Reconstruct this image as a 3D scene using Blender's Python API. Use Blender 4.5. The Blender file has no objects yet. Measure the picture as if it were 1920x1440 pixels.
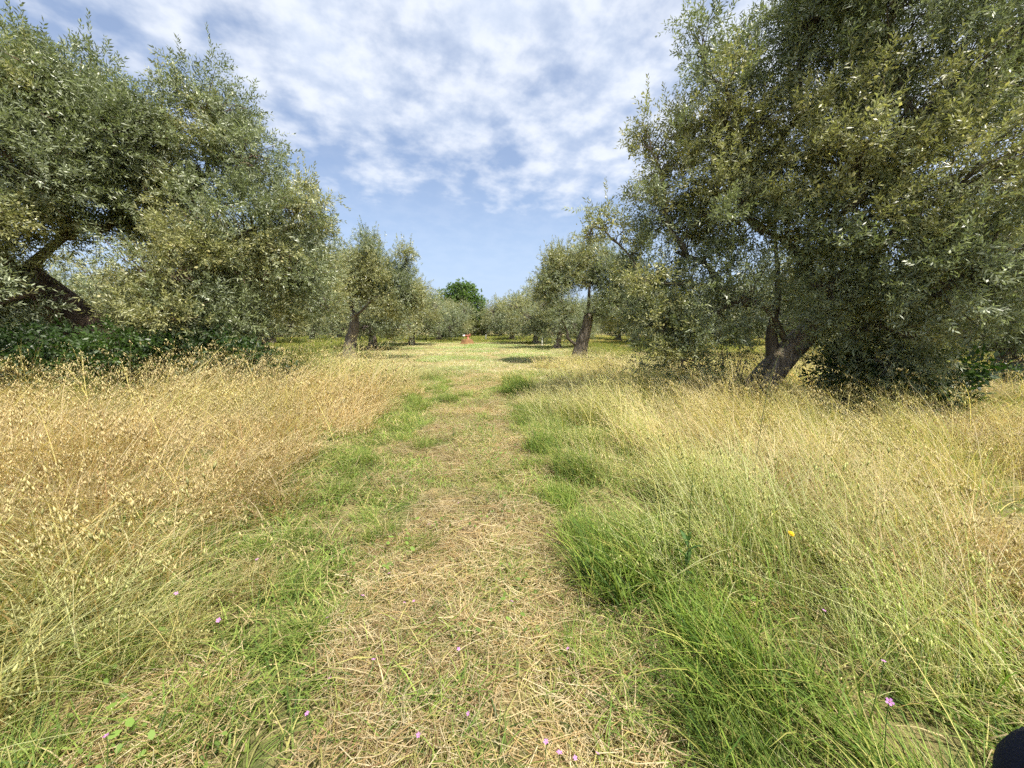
import bpy, math, random
import numpy as np
from mathutils import Vector, Matrix, Euler

R = math.radians
random.seed(11)
SC = bpy.context.scene
COL = SC.collection

# ------------------------------------------------------------------ camera
CAM_H, PITCH, FPX = 1.5, R(8.5), 721.0          # FPX: focal length in pixels of the 1920 px wide photo
cam_d = bpy.data.cameras.new('camera')
cam = bpy.data.objects.new('camera', cam_d)
COL.objects.link(cam)
cam.location = (0, 0, CAM_H)
cam.rotation_euler = (R(90) - PITCH, 0, 0)
cam_d.sensor_width = 36.0
cam_d.lens = 36.0 * FPX / 1920.0
cam_d.clip_start = 0.02
cam_d.clip_end = 2000
SC.camera = cam
cy = SC.cycles
cy.max_bounces, cy.diffuse_bounces, cy.glossy_bounces, cy.transmission_bounces, cy.transparent_max_bounces = 4, 3, 1, 2, 2
cy.use_adaptive_sampling = True
cy.adaptive_threshold = 0.045
cy.use_denoising = False
cy.caustics_reflective = cy.caustics_refractive = False

# ------------------------------------------------------------------ sky and sun
SUN_EL, SUN_AZ = R(62), R(128)                  # azimuth clockwise from +Y (straight ahead): sun high, right and behind
sun_dir = Vector((math.sin(SUN_AZ) * math.cos(SUN_EL), math.cos(SUN_AZ) * math.cos(SUN_EL), math.sin(SUN_EL)))
SKY_STRENGTH = 0.073
SUN_STRENGTH = 5.0
SUN_ANGLE = R(2.0)
EXPOSURE = 1.08

world = bpy.data.worlds.new('World')
SC.world = world
world.use_nodes = True
wt = world.node_tree
wt.nodes.clear()


def wn(kind, **kw):
    n = wt.nodes.new(kind)
    for k, v in kw.items():
        setattr(n, k, v)
    return n


def wmath(op, a, b=None, clamp=False):
    n = wn('ShaderNodeMath', operation=op, use_clamp=clamp)
    for i, v in enumerate((a, b)):
        if v is None:
            continue
        if isinstance(v, (int, float)):
            n.inputs[i].default_value = v
        else:
            wt.links.new(v, n.inputs[i])
    return n.outputs[0]


def wrange(v, a, b, c, d, smooth=True):
    n = wn('ShaderNodeMapRange', interpolation_type='SMOOTHSTEP' if smooth else 'LINEAR')
    wt.links.new(v, n.inputs['Value'])
    n.inputs['From Min'].default_value = a
    n.inputs['From Max'].default_value = b
    n.inputs['To Min'].default_value = c
    n.inputs['To Max'].default_value = d
    return n.outputs['Result']


def build_sky():
    L = wt.links.new
    out = wn('ShaderNodeOutputWorld')
    bg = wn('ShaderNodeBackground')
    bg.inputs['Strength'].default_value = SKY_STRENGTH
    L(bg.outputs[0], out.inputs['Surface'])
    sky = wn('ShaderNodeTexSky', sky_type='NISHITA')
    sky.sun_disc = False
    sky.sun_elevation = SUN_EL
    sky.sun_rotation = SUN_AZ
    sky.altitude = 100
    sky.air_density = 1.0
    sky.dust_density = 1.6
    sky.ozone_density = 1.8
    tc = wn('ShaderNodeTexCoord')
    sep = wn('ShaderNodeSeparateXYZ')
    L(tc.outputs['Generated'], sep.inputs[0])
    x, y, z = sep.outputs
    zc = wmath('ADD', wmath('MAXIMUM', z, 0.0), 0.25)
    px, py = wmath('DIVIDE', x, zc), wmath('DIVIDE', y, zc)     # the flat cloud layer, seen from below
    comb = wn('ShaderNodeCombineXYZ')
    L(px, comb.inputs[0]); L(py, comb.inputs[1])

    def noise(scale, detail, rough, dist, rot=0.0, sc=(1, 1, 1), loc=(0, 0, 0)):
        mp = wn('ShaderNodeMapping')
        mp.inputs['Rotation'].default_value = (0, 0, rot)
        mp.inputs['Scale'].default_value = sc
        mp.inputs['Location'].default_value = loc
        L(comb.outputs[0], mp.inputs[0])
        n = wn('ShaderNodeTexNoise')
        n.inputs['Scale'].default_value = scale
        n.inputs['Detail'].default_value = detail
        n.inputs['Roughness'].default_value = rough
        n.inputs['Distortion'].default_value = dist
        L(mp.outputs[0], n.inputs['Vector'])
        return n.outputs['Fac']
    big = noise(2.1, 4, 0.5, 0.25, R(25), (1.0, 0.85, 1), (3.1, 7.4, 0))
    puff = noise(8.5, 5, 0.55, 0.0, R(-20), (1.0, 1.0, 1), (1.7, 2.2, 0))
    streak = noise(1.6, 6, 0.6, 0.4, R(4), (0.6, 4.0, 1), (5.0, 1.0, 0))
    bank = wrange(py, 1.15, 2.2, 1.0, 0.0)                      # the cloud bank ends ahead, clear air beyond it
    west = wrange(px, -1.1, -0.35, -0.13, 0.05)                  # thinner towards the left
    dens = wmath('ADD', wmath('MULTIPLY', big, 0.62), wmath('MULTIPLY', puff, 0.38))
    dens = wmath('ADD', dens, wmath('MULTIPLY', wmath('SUBTRACT', bank, 0.55), 0.34))
    dens = wmath('ADD', dens, west)
    fac = wrange(dens, 0.41, 0.76, 0.0, 0.95)
    thin = wmath('MULTIPLY', wrange(streak, 0.52, 0.8, 0.0, 0.4), wrange(py, 3.2, 2.4, 0.0, 1.0))
    fac = wmath('MAXIMUM', wmath('MAXIMUM', fac, thin), 0.27)      # a thin veil over all of it
    shade = wrange(puff, 0.36, 0.66, 0.0, 1.0)
    cc = wn('ShaderNodeMix', data_type='RGBA')
    cc.inputs[6].default_value = (4.8, 5.4, 6.5, 1)
    cc.inputs[7].default_value = (6.2, 6.55, 7.2, 1)
    L(shade, cc.inputs[0])
    tint = wn('ShaderNodeMix', data_type='RGBA', blend_type='MULTIPLY')
    tint.inputs[0].default_value = 1.0
    L(sky.outputs[0], tint.inputs[6])
    tint.inputs[7].default_value = (1.02, 1.1, 1.2, 1)
    mx = wn('ShaderNodeMix', data_type='RGBA')
    L(fac, mx.inputs[0]); L(tint.outputs[2], mx.inputs[6]); L(cc.outputs[2], mx.inputs[7])
    hz = wn('ShaderNodeMix', data_type='RGBA')                  # pale haze low over the horizon
    hz.inputs[7].default_value = (3.9, 4.9, 6.6, 1)
    L(wrange(z, 0.0, 0.36, 0.85, 0.0), hz.inputs[0]); L(mx.outputs[2], hz.inputs[6])
    L(hz.outputs[2], bg.inputs['Color'])


build_sky()
sun_d = bpy.data.lights.new('sun', 'SUN')
sun_d.energy = SUN_STRENGTH
sun_d.angle = SUN_ANGLE
sun_d.color = (1.0, 0.94, 0.83)
sun = bpy.data.objects.new('sun', sun_d)
sun.rotation_euler = sun_dir.to_track_quat('Z', 'Y').to_euler()
COL.objects.link(sun)
vs = SC.view_settings
vs.view_transform = 'Standard'
vs.look = 'None'
vs.exposure = EXPOSURE
vs.gamma = 1.0
vs.use_curve_mapping = False


def at(px, py, y):
    """A photo pixel (1920 x 1440) turned into the point of the place that lies y metres ahead."""
    cx, cy = (px - 960) / FPX, (720 - py) / FPX
    d = Vector((cx, math.cos(PITCH) + cy * math.sin(PITCH), -math.sin(PITCH) + cy * math.cos(PITCH)))
    return Vector((0, 0, CAM_H)) + d * (y / d.y)


def foot(px, y):
    """Ground point y metres ahead in the direction of photo column px."""
    z = y * math.cos(PITCH) + CAM_H * math.sin(PITCH)
    return Vector(((px - 960) / FPX * z, y, 0))


# ------------------------------------------------------------------ helpers
def make_mesh(name, V, tris=None, quads=None, col=None, smooth=False):
    V = np.ascontiguousarray(V, dtype=np.float32)
    tris = np.zeros((0, 3), np.int32) if tris is None else np.asarray(tris, np.int32)
    quads = np.zeros((0, 4), np.int32) if quads is None else np.asarray(quads, np.int32)
    me = bpy.data.meshes.new(name)
    me.vertices.add(len(V))
    me.vertices.foreach_set('co', V.ravel())
    loops = np.concatenate([tris.ravel(), quads.ravel()]).astype(np.int32)
    me.loops.add(len(loops))
    me.loops.foreach_set('vertex_index', loops)
    nT, nQ = len(tris), len(quads)
    me.polygons.add(nT + nQ)
    starts = np.concatenate([np.arange(nT) * 3, nT * 3 + np.arange(nQ) * 4]).astype(np.int32)
    me.polygons.foreach_set('loop_start', starts)
    if smooth:
        me.polygons.foreach_set('use_smooth', np.ones(nT + nQ, bool))
    me.update(calc_edges=True)
    if col is not None:
        a = me.color_attributes.new('Col', 'FLOAT_COLOR', 'POINT')
        c = np.ones((len(V), 4), np.float32)
        c[:, :3] = col
        a.data.foreach_set('color', c.ravel())
    return me


class Geo:
    """Collects pieces of one mesh."""
    def __init__(self):
        self.V, self.T, self.Q, self.C, self.n = [], [], [], [], 0

    def add(self, V, tris=None, quads=None, col=(1, 1, 1)):
        V = np.asarray(V, float).reshape(-1, 3)
        if tris is not None and len(tris):
            self.T.append(np.asarray(tris) + self.n)
        if quads is not None and len(quads):
            self.Q.append(np.asarray(quads) + self.n)
        c = np.asarray(col, float)
        self.C.append(np.broadcast_to(c, (len(V), 3)).copy() if c.ndim == 1 else c)
        self.V.append(V)
        self.n += len(V)
        return self

    def mesh(self, name, mat=None, smooth=False):
        me = make_mesh(name, np.concatenate(self.V), np.concatenate(self.T) if self.T else None,
                       np.concatenate(self.Q) if self.Q else None, np.concatenate(self.C), smooth)
        if mat:
            me.materials.append(mat)
        return me

    def obj(self, name, mat, parent=None, smooth=False, loc=None):
        return link(name, self.mesh(name, mat, smooth), parent, loc)


def link(name, me, parent=None, loc=None):
    o = bpy.data.objects.new(name, me)
    COL.objects.link(o)
    o.parent = parent
    if loc is not None:
        o.location = loc
    return o


def tag(o, label=None, cat=None, group=None, kind=None):
    for k, v in (('label', label), ('category', cat), ('group', group), ('kind', kind)):
        if v:
            o[k] = v
    return o


def empty(name, loc, rz=0.0):
    o = bpy.data.objects.new(name, None)
    o.empty_display_size = 0.3
    COL.objects.link(o)
    o.location = loc
    o.rotation_euler = (0, 0, rz)
    return o


def copy_tree(o, parent=None):
    c = o.copy()
    COL.objects.link(c)
    c.parent = parent
    for ch in list(o.children):
        copy_tree(ch, c)
    return c


def vnoise(x, y, scale, seed):
    """2-D value noise 0..1, vectorised."""
    x = np.asarray(x, float) / scale + seed * 17.31
    y = np.asarray(y, float) / scale + seed * 9.77
    xi, yi = np.floor(x).astype(np.int64), np.floor(y).astype(np.int64)
    fx, fy = x - xi, y - yi
    fx, fy = fx * fx * (3 - 2 * fx), fy * fy * (3 - 2 * fy)

    def h(a, b):
        n = (a * 374761393 + b * 668265263 + seed * 1442695) & 0xffffffff
        n = ((n ^ (n >> 13)) * 1274126177) & 0xffffffff
        return ((n ^ (n >> 16)) & 0xffff) / 65535.0
    return ((h(xi, yi) * (1 - fx) + h(xi + 1, yi) * fx) * (1 - fy)
            + (h(xi, yi + 1) * (1 - fx) + h(xi + 1, yi + 1) * fx) * fy)


def fnoise(x, y, scale, seed):
    return 0.6 * vnoise(x, y, scale, seed) + 0.28 * vnoise(x, y, scale * 0.45, seed + 1) + 0.12 * vnoise(x, y, scale * 0.2, seed + 2)


def sstep(v, a, b):
    t = np.clip((np.asarray(v, float) - a) / (b - a), 0, 1)
    return t * t * (3 - 2 * t)


def unit(v):
    v = np.asarray(v, float)
    return v / np.maximum(np.linalg.norm(v, axis=-1, keepdims=True), 1e-9)


def resample(ctrl, n):
    """Catmull-Rom through the control points, n samples."""
    c = np.asarray(ctrl, float)
    c = np.vstack([2 * c[0] - c[1], c, 2 * c[-1] - c[-2]])
    seg = len(c) - 3
    t = np.linspace(0, seg, n)
    i = np.minimum(t.astype(int), seg - 1)
    f = (t - i)[:, None]
    p0, p1, p2, p3 = c[i], c[i + 1], c[i + 2], c[i + 3]
    return 0.5 * (2 * p1 + (p2 - p0) * f + (2 * p0 - 5 * p1 + 4 * p2 - p3) * f ** 2 + (3 * p1 - p0 - 3 * p2 + p3) * f ** 3)


def tube(pts, rad, sides, gnarl=0.0, seed=0, cap=False):
    pts = np.asarray(pts, float)
    n = len(pts)
    rad = np.broadcast_to(np.asarray(rad, float), (n,))
    tan = unit(np.gradient(pts, axis=0))
    ref = np.array([1.0, 0, 0]) if abs(tan[0, 0]) < 0.8 else np.array([0, 1.0, 0])
    u = unit(np.cross(tan[0], ref))
    U = np.empty((n, 3))
    for i in range(n):
        u = u - tan[i] * np.dot(u, tan[i])
        u = u / max(np.linalg.norm(u), 1e-9)
        U[i] = u
    W = np.cross(tan, U)
    a = np.arange(sides) * 2 * math.pi / sides
    r = rad[:, None] * np.ones((1, sides))
    if gnarl:
        ln = np.concatenate([[0], np.cumsum(np.linalg.norm(np.diff(pts, axis=0), axis=1))])
        ca, sa = np.cos(a)[None, :], np.sin(a)[None, :]
        lumps = vnoise(ca * 1.3 + ln[:, None] * 0.5, sa * 1.3 + ln[:, None] * 0.35, 0.55, seed) - 0.5
        ridge = vnoise(ca * 2.6, sa * 2.6 + ln[:, None] * 0.25, 0.5, seed + 5) - 0.5
        r = r * (1 + gnarl * (lumps * 1.0 + ridge * 0.7))
    V = pts[:, None, :] + r[..., None] * (np.cos(a)[None, :, None] * U[:, None, :] + np.sin(a)[None, :, None] * W[:, None, :])
    V = V.reshape(-1, 3)
    i, j = np.meshgrid(np.arange(n - 1), np.arange(sides), indexing='ij')
    j2 = (j + 1) % sides
    Q = np.stack([i * sides + j, i * sides + j2, (i + 1) * sides + j2, (i + 1) * sides + j], -1).reshape(-1, 4)
    T = None
    if cap:
        V = np.vstack([V, pts[-1]])
        k = np.arange(sides)
        T = np.stack([(n - 1) * sides + k, (n - 1) * sides + (k + 1) % sides, np.full(sides, n * sides)], -1)
    return V, Q, T


# ------------------------------------------------------------------ materials
def nodes_of(name):
    m = bpy.data.materials.new(name)
    m.use_nodes = True
    nt = m.node_tree
    b = nt.nodes['Principled BSDF']
    return m, nt, b


def plant_mat(name, trans=0.3, rough=0.5, spec=0.35, vary=0.25, instancer=False, tmul=(1.1, 1.2, 0.75)):
    """Leaves and blades: colour from the piece, part of the light shines through."""
    m, nt, b = nodes_of(name)
    L = nt.links.new
    at_ = nt.nodes.new('ShaderNodeAttribute')
    at_.attribute_name = 'Col'
    colr = at_.outputs['Color']
    if instancer:
        ai = nt.nodes.new('ShaderNodeAttribute')
        ai.attribute_type = 'INSTANCER'
        ai.attribute_name = 'tintcol'
        mu = nt.nodes.new('ShaderNodeMix')
        mu.data_type = 'RGBA'
        mu.blend_type = 'MULTIPLY'
        mu.inputs[0].default_value = 1
        L(colr, mu.inputs[6]); L(ai.outputs['Color'], mu.inputs[7])
        colr = mu.outputs[2]
    b.inputs['Roughness'].default_value = rough
    b.inputs['Specular IOR Level'].default_value = spec
    L(colr, b.inputs['Base Color'])
    tr = nt.nodes.new('ShaderNodeBsdfTranslucent')
    tm = nt.nodes.new('ShaderNodeMix')
    tm.data_type = 'RGBA'
    tm.blend_type = 'MULTIPLY'
    tm.inputs[0].default_value = 1
    tm.inputs[7].default_value = (*tmul, 1)
    L(colr, tm.inputs[6]); L(tm.outputs[2], tr.inputs['Color'])
    mx = nt.nodes.new('ShaderNodeMixShader')
    mx.inputs[0].default_value = trans
    L(b.outputs[0], mx.inputs[1]); L(tr.outputs[0], mx.inputs[2])
    L(mx.outputs[0], nt.nodes['Material Output'].inputs['Surface'])
    return m


def bark_mat(name, c1, c2, scale=9.0):
    m, nt, b = nodes_of(name)
    L = nt.links.new
    tc = nt.nodes.new('ShaderNodeTexCoord')
    mp = nt.nodes.new('ShaderNodeMapping')
    mp.inputs['Scale'].default_value = (1, 1, 0.28)
    L(tc.outputs['Object'], mp.inputs[0])
    n1 = nt.nodes.new('ShaderNodeTexNoise')
    n1.inputs['Scale'].default_value = scale
    n1.inputs['Detail'].default_value = 8
    n1.inputs['Roughness'].default_value = 0.65
    L(mp.outputs[0], n1.inputs['Vector'])
    vo = nt.nodes.new('ShaderNodeTexVoronoi')
    vo.feature = 'DISTANCE_TO_EDGE'
    vo.inputs['Scale'].default_value = scale * 2.2
    L(mp.outputs[0], vo.inputs['Vector'])
    mix = nt.nodes.new('ShaderNodeMix')
    mix.data_type = 'RGBA'
    mix.inputs[6].default_value = (*c1, 1)
    mix.inputs[7].default_value = (*c2, 1)
    rp = nt.nodes.new('ShaderNodeMapRange')
    rp.inputs['From Min'].default_value = 0.35
    rp.inputs['From Max'].default_value = 0.65
    L(n1.outputs['Fac'], rp.inputs['Value'])
    L(rp.outputs['Result'], mix.inputs[0])
    L(mix.outputs[2], b.inputs['Base Color'])
    b.inputs['Roughness'].default_value = 0.9
    b.inputs['Specular IOR Level'].default_value = 0.15
    add = nt.nodes.new('ShaderNodeMath')
    add.operation = 'ADD'
    L(n1.outputs['Fac'], add.inputs[0]); L(vo.outputs['Distance'], add.inputs[1])
    bp = nt.nodes.new('ShaderNodeBump')
    bp.inputs['Strength'].default_value = 0.9
    bp.inputs['Distance'].default_value = 0.03
    L(add.outputs[0], bp.inputs['Height'])
    L(bp.outputs[0], b.inputs['Normal'])
    return m


def plain_mat(name, col, rough=0.7, vary=0.25, scale=20.0, bump=0.2, spec=0.3, col2=None):
    m, nt, b = nodes_of(name)
    L = nt.links.new
    tc = nt.nodes.new('ShaderNodeTexCoord')
    n1 = nt.nodes.new('ShaderNodeTexNoise')
    n1.inputs['Scale'].default_value = scale
    n1.inputs['Detail'].default_value = 6
    L(tc.outputs['Object'], n1.inputs['Vector'])
    mix = nt.nodes.new('ShaderNodeMix')
    mix.data_type = 'RGBA'
    c2 = col2 or tuple(c * (1 - vary) for c in col)
    mix.inputs[6].default_value = (*c2, 1)
    mix.inputs[7].default_value = (*(col if col2 else tuple(min(1, c * (1 + vary)) for c in col)), 1)
    rp = nt.nodes.new('ShaderNodeMapRange')
    rp.inputs['From Min'].default_value = 0.35
    rp.inputs['From Max'].default_value = 0.65
    L(n1.outputs['Fac'], rp.inputs['Value'])
    L(rp.outputs['Result'], mix.inputs[0])
    L(mix.outputs[2], b.inputs['Base Color'])
    b.inputs['Roughness'].default_value = rough
    b.inputs['Specular IOR Level'].default_value = spec
    bp = nt.nodes.new('ShaderNodeBump')
    bp.inputs['Strength'].default_value = bump
    bp.inputs['Distance'].default_value = 0.02
    L(n1.outputs['Fac'], bp.inputs['Height'])
    L(bp.outputs[0], b.inputs['Normal'])
    return m


M = {}
M['leaf'] = plant_mat('olive_leaf', trans=0.3, rough=0.42, spec=0.5)
M['broadleaf'] = plant_mat('broad_leaf', trans=0.35, rough=0.45, spec=0.4, tmul=(1.1, 1.5, 0.5))
M['grass'] = plant_mat('grass_blade', trans=0.38, rough=0.6, spec=0.25, instancer=True, tmul=(1.15, 1.15, 0.7))
M['petal'] = plant_mat('flower_petal', trans=0.35, rough=0.6, spec=0.2, tmul=(1, 1, 1))
M['bark'] = bark_mat('olive_bark', (0.075, 0.06, 0.048), (0.29, 0.245, 0.205))
M['bark_brown'] = bark_mat('brown_bark', (0.05, 0.034, 0.026), (0.22, 0.155, 0.115))
M['twig'] = plain_mat('twig_bark', (0.12, 0.10, 0.08), 0.85, 0.35, 14)
M['cut_wood'] = plain_mat('cut_wood', (0.32, 0.2, 0.11), 0.8, 0.3, 30)

# ------------------------------------------------------------------ where things are
def track_x(y):
    return -0.13 - 0.085 * np.asarray(y, float)


def ground_z(x, y):
    x, y = np.asarray(x, float), np.asarray(y, float)
    o = x - track_x(y)
    near = 1 - sstep(y, 9, 14)
    ruts = -0.05 * np.exp(-((o + 0.85) / 0.28) ** 2) - 0.06 * np.exp(-((o - 0.62) / 0.2) ** 2)
    banks = 0.10 * sstep(-o, 1.4, 2.6) + 0.08 * sstep(o, 1.0, 2.4)
    roll = 0.16 * (vnoise(x, y, 9.0, 3) - 0.5) + 0.05 * (vnoise(x, y, 1.6, 4) - 0.5)
    fade = 1 - sstep(np.hypot(x, y), 60, 90)
    return (near * (ruts + banks) + roll * (0.3 + 0.7 * sstep(np.hypot(x, y), 2, 8))) * fade


def ground():
    def axis(inner, step, outer):
        a = np.arange(-inner, inner + step / 2, step)
        far = inner * np.geomspace(1, outer / inner, 26)[1:]
        return np.concatenate([-far[::-1], a, far])
    xs, ys = axis(14, 0.2, 700), axis(14, 0.2, 700)
    X, Y = np.meshgrid(xs, ys, indexing='xy')
    V = np.stack([X, Y, ground_z(X, Y)], -1).reshape(-1, 3)
    nx, ny = len(xs), len(ys)
    i, j = np.meshgrid(np.arange(ny - 1), np.arange(nx - 1), indexing='ij')
    Q = np.stack([i * nx + j, i * nx + j + 1, (i + 1) * nx + j + 1, (i + 1) * nx + j], -1).reshape(-1, 4)
    me = make_mesh('ground', V, None, Q, None, True)
    m, nt, b = nodes_of('field_soil_and_straw')
    L = nt.links.new
    tc = nt.nodes.new('ShaderNodeTexCoord')

    def nz(scale, detail=6, rough=0.6, sc=(1, 1, 1)):
        mp = nt.nodes.new('ShaderNodeMapping')
        mp.inputs['Scale'].default_value = sc
        L(tc.outputs['Object'], mp.inputs[0])
        n = nt.nodes.new('ShaderNodeTexNoise')
        n.inputs['Scale'].default_value = scale
        n.inputs['Detail'].default_value = detail
        n.inputs['Roughness'].default_value = rough
        L(mp.outputs[0], n.inputs['Vector'])
        return n.outputs['Fac']

    def ramp(v, a, b_):
        r = nt.nodes.new('ShaderNodeMapRange')
        r.inputs['From Min'].default_value = a
        r.inputs['From Max'].default_value = b_
        L(v, r.inputs['Value'])
        return r.outputs['Result']

    def mix(f, a, c):
        n = nt.nodes.new('ShaderNodeMix')
        n.data_type = 'RGBA'
        L(f, n.inputs[0])
        for k, v in ((6, a), (7, c)):
            if isinstance(v, tuple):
                n.inputs[k].default_value = (*v, 1)
            else:
                L(v, n.inputs[k])
        return n.outputs[2]
    fine = nz(26, 8, 0.7)
    patch = nz(0.34, 5, 0.6)
    mid = nz(2.6, 6, 0.65)
    straw = mix(ramp(fine, 0.35, 0.68), (0.17, 0.12, 0.06), (0.42, 0.33, 0.16))
    green = mix(ramp(fine, 0.35, 0.68), (0.035, 0.055, 0.015), (0.14, 0.18, 0.05))
    c = mix(ramp(mid, 0.42, 0.62), green, straw)
    c = mix(ramp(patch, 0.42, 0.62), c, mix(ramp(mid, 0.5, 0.7), straw, green))
    L(c, b.inputs['Base Color'])
    b.inputs['Roughness'].default_value = 0.95
    b.inputs['Specular IOR Level'].default_value = 0.1
    bp = nt.nodes.new('ShaderNodeBump')
    bp.inputs['Strength'].default_value = 0.8
    bp.inputs['Distance'].default_value = 0.05
    L(fine, bp.inputs['Height'])
    L(bp.outputs[0], b.inputs['Normal'])
    me.materials.append(m)
    tag(link('ground', me), 'dry grassy soil of the olive grove under the grass', 'ground', kind='structure')


ground()


# ------------------------------------------------------------------ trees
def sprig_leaves(geo, base, dirs, length, n_leaf, leaf_len, leaf_w, cols, rng, spread=0.85):
    """Opposite leaves along straight sprigs. base, dirs (S,3); length (S,); cols (S,3)."""
    S = len(base)
    if S == 0:
        return
    dirs = unit(dirs)
    ref = unit(rng.normal(size=(S, 3)))
    a1 = unit(np.cross(dirs, ref))
    a2 = np.cross(dirs, a1)
    k = np.arange(n_leaf)
    t = (k // 2 + 0.6) / (n_leaf / 2)
    ang = (k % 2) * math.pi + (k // 2) * 1.57
    ang = ang[None, :] + rng.normal(0, 0.35, (S, n_leaf))
    rad = np.cos(ang)[..., None] * a1[:, None] + np.sin(ang)[..., None] * a2[:, None]
    sp = spread * (1.15 - 0.55 * t)[None, :, None] * rng.uniform(0.7, 1.3, (S, n_leaf, 1))
    ld = unit(dirs[:, None] + rad * sp * 1.4 + np.array([0, 0, -0.12]))
    p = base[:, None] + dirs[:, None] * (t[None, :, None] * length[:, None, None])
    ll = leaf_len * rng.uniform(0.65, 1.2, (S, n_leaf, 1))
    side = unit(np.cross(ld, unit(rng.normal(size=(S, n_leaf, 3)) + np.array([0, 0, 0.8]))))
    w = side * leaf_w * rng.uniform(0.7, 1.2, (S, n_leaf, 1)) * 0.5
    v = np.stack([p, p + ld * ll * 0.45 + w, p + ld * ll, p + ld * ll * 0.45 - w], 2).reshape(-1, 3)
    N = S * n_leaf
    q = np.arange(N * 4).reshape(N, 4)
    c = cols[:, None] * rng.uniform(0.75, 1.25, (S, n_leaf, 1))
    pale = rng.random((S, n_leaf, 1)) < 0.15
    c = np.where(pale, c * 0.7 + np.array([0.09, 0.10, 0.08]), c)
    c = np.repeat(c.reshape(-1, 3), 4, axis=0)
    geo.add(v, None, q, c)


OLIVE = dict(dark=(0.13, 0.155, 0.073), mid=(0.23, 0.26, 0.132), warm=(0.32, 0.30, 0.115), silver=(0.34, 0.375, 0.26))


def build_tree(name, trunk_ctrl, trunk_r, lobes, tufts, sprigs=9, n_leaf=14, leaf=(0.065, 0.016), seed=1, pal=OLIVE,
               blossom=0.3, shoots=0.3, sprig_len=(0.16, 0.32), bark='bark', warm_bias=0.0, limb_scale=0.55, twig_sides=3, tuft_spread=0.2,
               extra_limbs=()):
    """trunk_ctrl and lobes in the tree's own coordinates; a lobe is (x, y, z, rx, ry, rz)."""
    rng = np.random.default_rng(seed)
    root = empty(name, (0, 0, 0))
    # trunk, flared at the base
    tp = resample(trunk_ctrl, 22)
    s = np.linspace(0, 1, 22)
    tr = trunk_r * (1 - 0.38 * s) * (1 + 0.55 * np.exp(-s * 9))
    tp[0, 2] -= 0.25
    g = Geo()
    V, Q, T = tube(tp, tr, 18, 0.55, seed, cap=True)
    g.add(V, T, Q)
    g.obj('trunk', M[bark], root, True)
    # limbs: each lobe is reached from the nearest limb that already stands
    nodes = [tp[i] for i in range(12, 22, 2)] + [tp[-1]]
    dist = [0.0] * len(nodes)
    lob = np.array([l[:3] for l in lobes], float)
    order = np.argsort(np.linalg.norm(lob - tp[-1], axis=1))
    dmax = max(np.linalg.norm(lob - tp[-1], axis=1).max() * 1.4, 1.0)
    r0 = tr[-1]
    lg = Geo()
    node_lobe = {}

    def rr(d):
        return 0.02 + (r0 * limb_scale * 1.35 - 0.02) * np.clip(1 - d / dmax, 0, 1) ** 1.4
    for li in order:
        tgt = lob[li] - np.array([0, 0, lobes[li][5] * 0.25])
        N = np.array(nodes)
        cost = np.linalg.norm(N - tgt, axis=1) + 0.45 * np.array(dist)
        b = int(np.argmin(cost))
        p0 = N[b]
        ln = np.linalg.norm(tgt - p0)
        mid = p0 * 0.5 + tgt * 0.5 + np.array([0, 0, 0.10 * ln]) + rng.normal(0, 0.09 * ln, 3)
        q1 = p0 * 0.78 + tgt * 0.22 + rng.normal(0, 0.05 * ln, 3)
        path = resample([p0, q1, mid, tgt], 12)
        dd = dist[b] + np.linspace(0, ln, 12)
        rend = 0.006 + 0.03 * np.mean(lobes[li][3:6])
        w_ = np.linspace(0, 1, 12) ** 0.8
        ra = min(rr(dd[0]), 0.006 + 0.105 * np.mean(lobes[li][3:6]) ** 1.5)
        if b < 6 and np.mean(lobes[li][3:6]) > 0.5:
            ra = max(ra, r0 * 0.55)
        V, Q, T = tube(path, ra * (1 - w_) + rend * w_, 9, 0.35, seed + int(li), cap=True)
        lg.add(V, T, Q)
        node_lobe[int(li)] = path
        for k in range(2, 12, 2):
            nodes.append(path[k]); dist.append(dd[k])
    for ctrl, ra, rb in extra_limbs:
        path = resample(ctrl, 12)
        V, Q, T = tube(path, np.linspace(ra, rb, 12), 10, 0.4, seed + 77, cap=True)
        lg.add(V, T, Q)
        nodes.extend(path[::2]); dist.extend([0.5] * 6)
    # tufts of foliage in each lobe
    area = np.array([(l[3] * l[4] * l[5]) ** (2 / 3) for l in lobes])
    cnt = np.maximum((tufts * area / area.sum()).astype(int), 3)
    pos, outd, top = [], [], []
    for l, n in zip(lobes, cnt):
        d = unit(rng.normal(size=(n, 3)))
        bump = 0.78 + 0.5 * vnoise(d[:, 0] * 2 + l[0], d[:, 1] * 2 + d[:, 2] * 1.7 + l[2], 0.7, seed)
        rho = (0.3 + 0.7 * rng.random(n) ** 0.5) * bump
        pos.append(np.array(l[:3]) + d * np.array(l[3:6]) * rho[:, None])
        outd.append(d)
        top.append((d[:, 2] > 0.55) & (rho > 0.6))
    pos, outd, top = np.concatenate(pos), np.concatenate(outd), np.concatenate(top)
    keep = pos[:, 2] > 0.35
    pos, outd, top = pos[keep], outd[keep], top[keep]
    N = np.array(nodes)
    near = np.array([int(np.argmin(((N - p) ** 2).sum(1))) for p in pos])
    for p, k, o in zip(pos, near, outd):
        a = N[k]
        ln = np.linalg.norm(p - a)
        mid = (a + p) / 2 + np.array([0, 0, 0.12 * ln]) + rng.normal(0, 0.08 * ln, 3)
        V, Q, _ = tube(np.stack([a, (a + mid) / 2 + rng.normal(0, 0.02, 3), mid, p]), np.array([0.016, 0.012, 0.009, 0.004]) * (0.8 + 0.35 * ln), twig_sides)
        lg.add(V, None, Q)
    lg.obj('branches', M['twig'] if bark == 'bark' else M[bark], root, True)
    # leaves
    cg = Geo()
    nt = len(pos)
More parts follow.
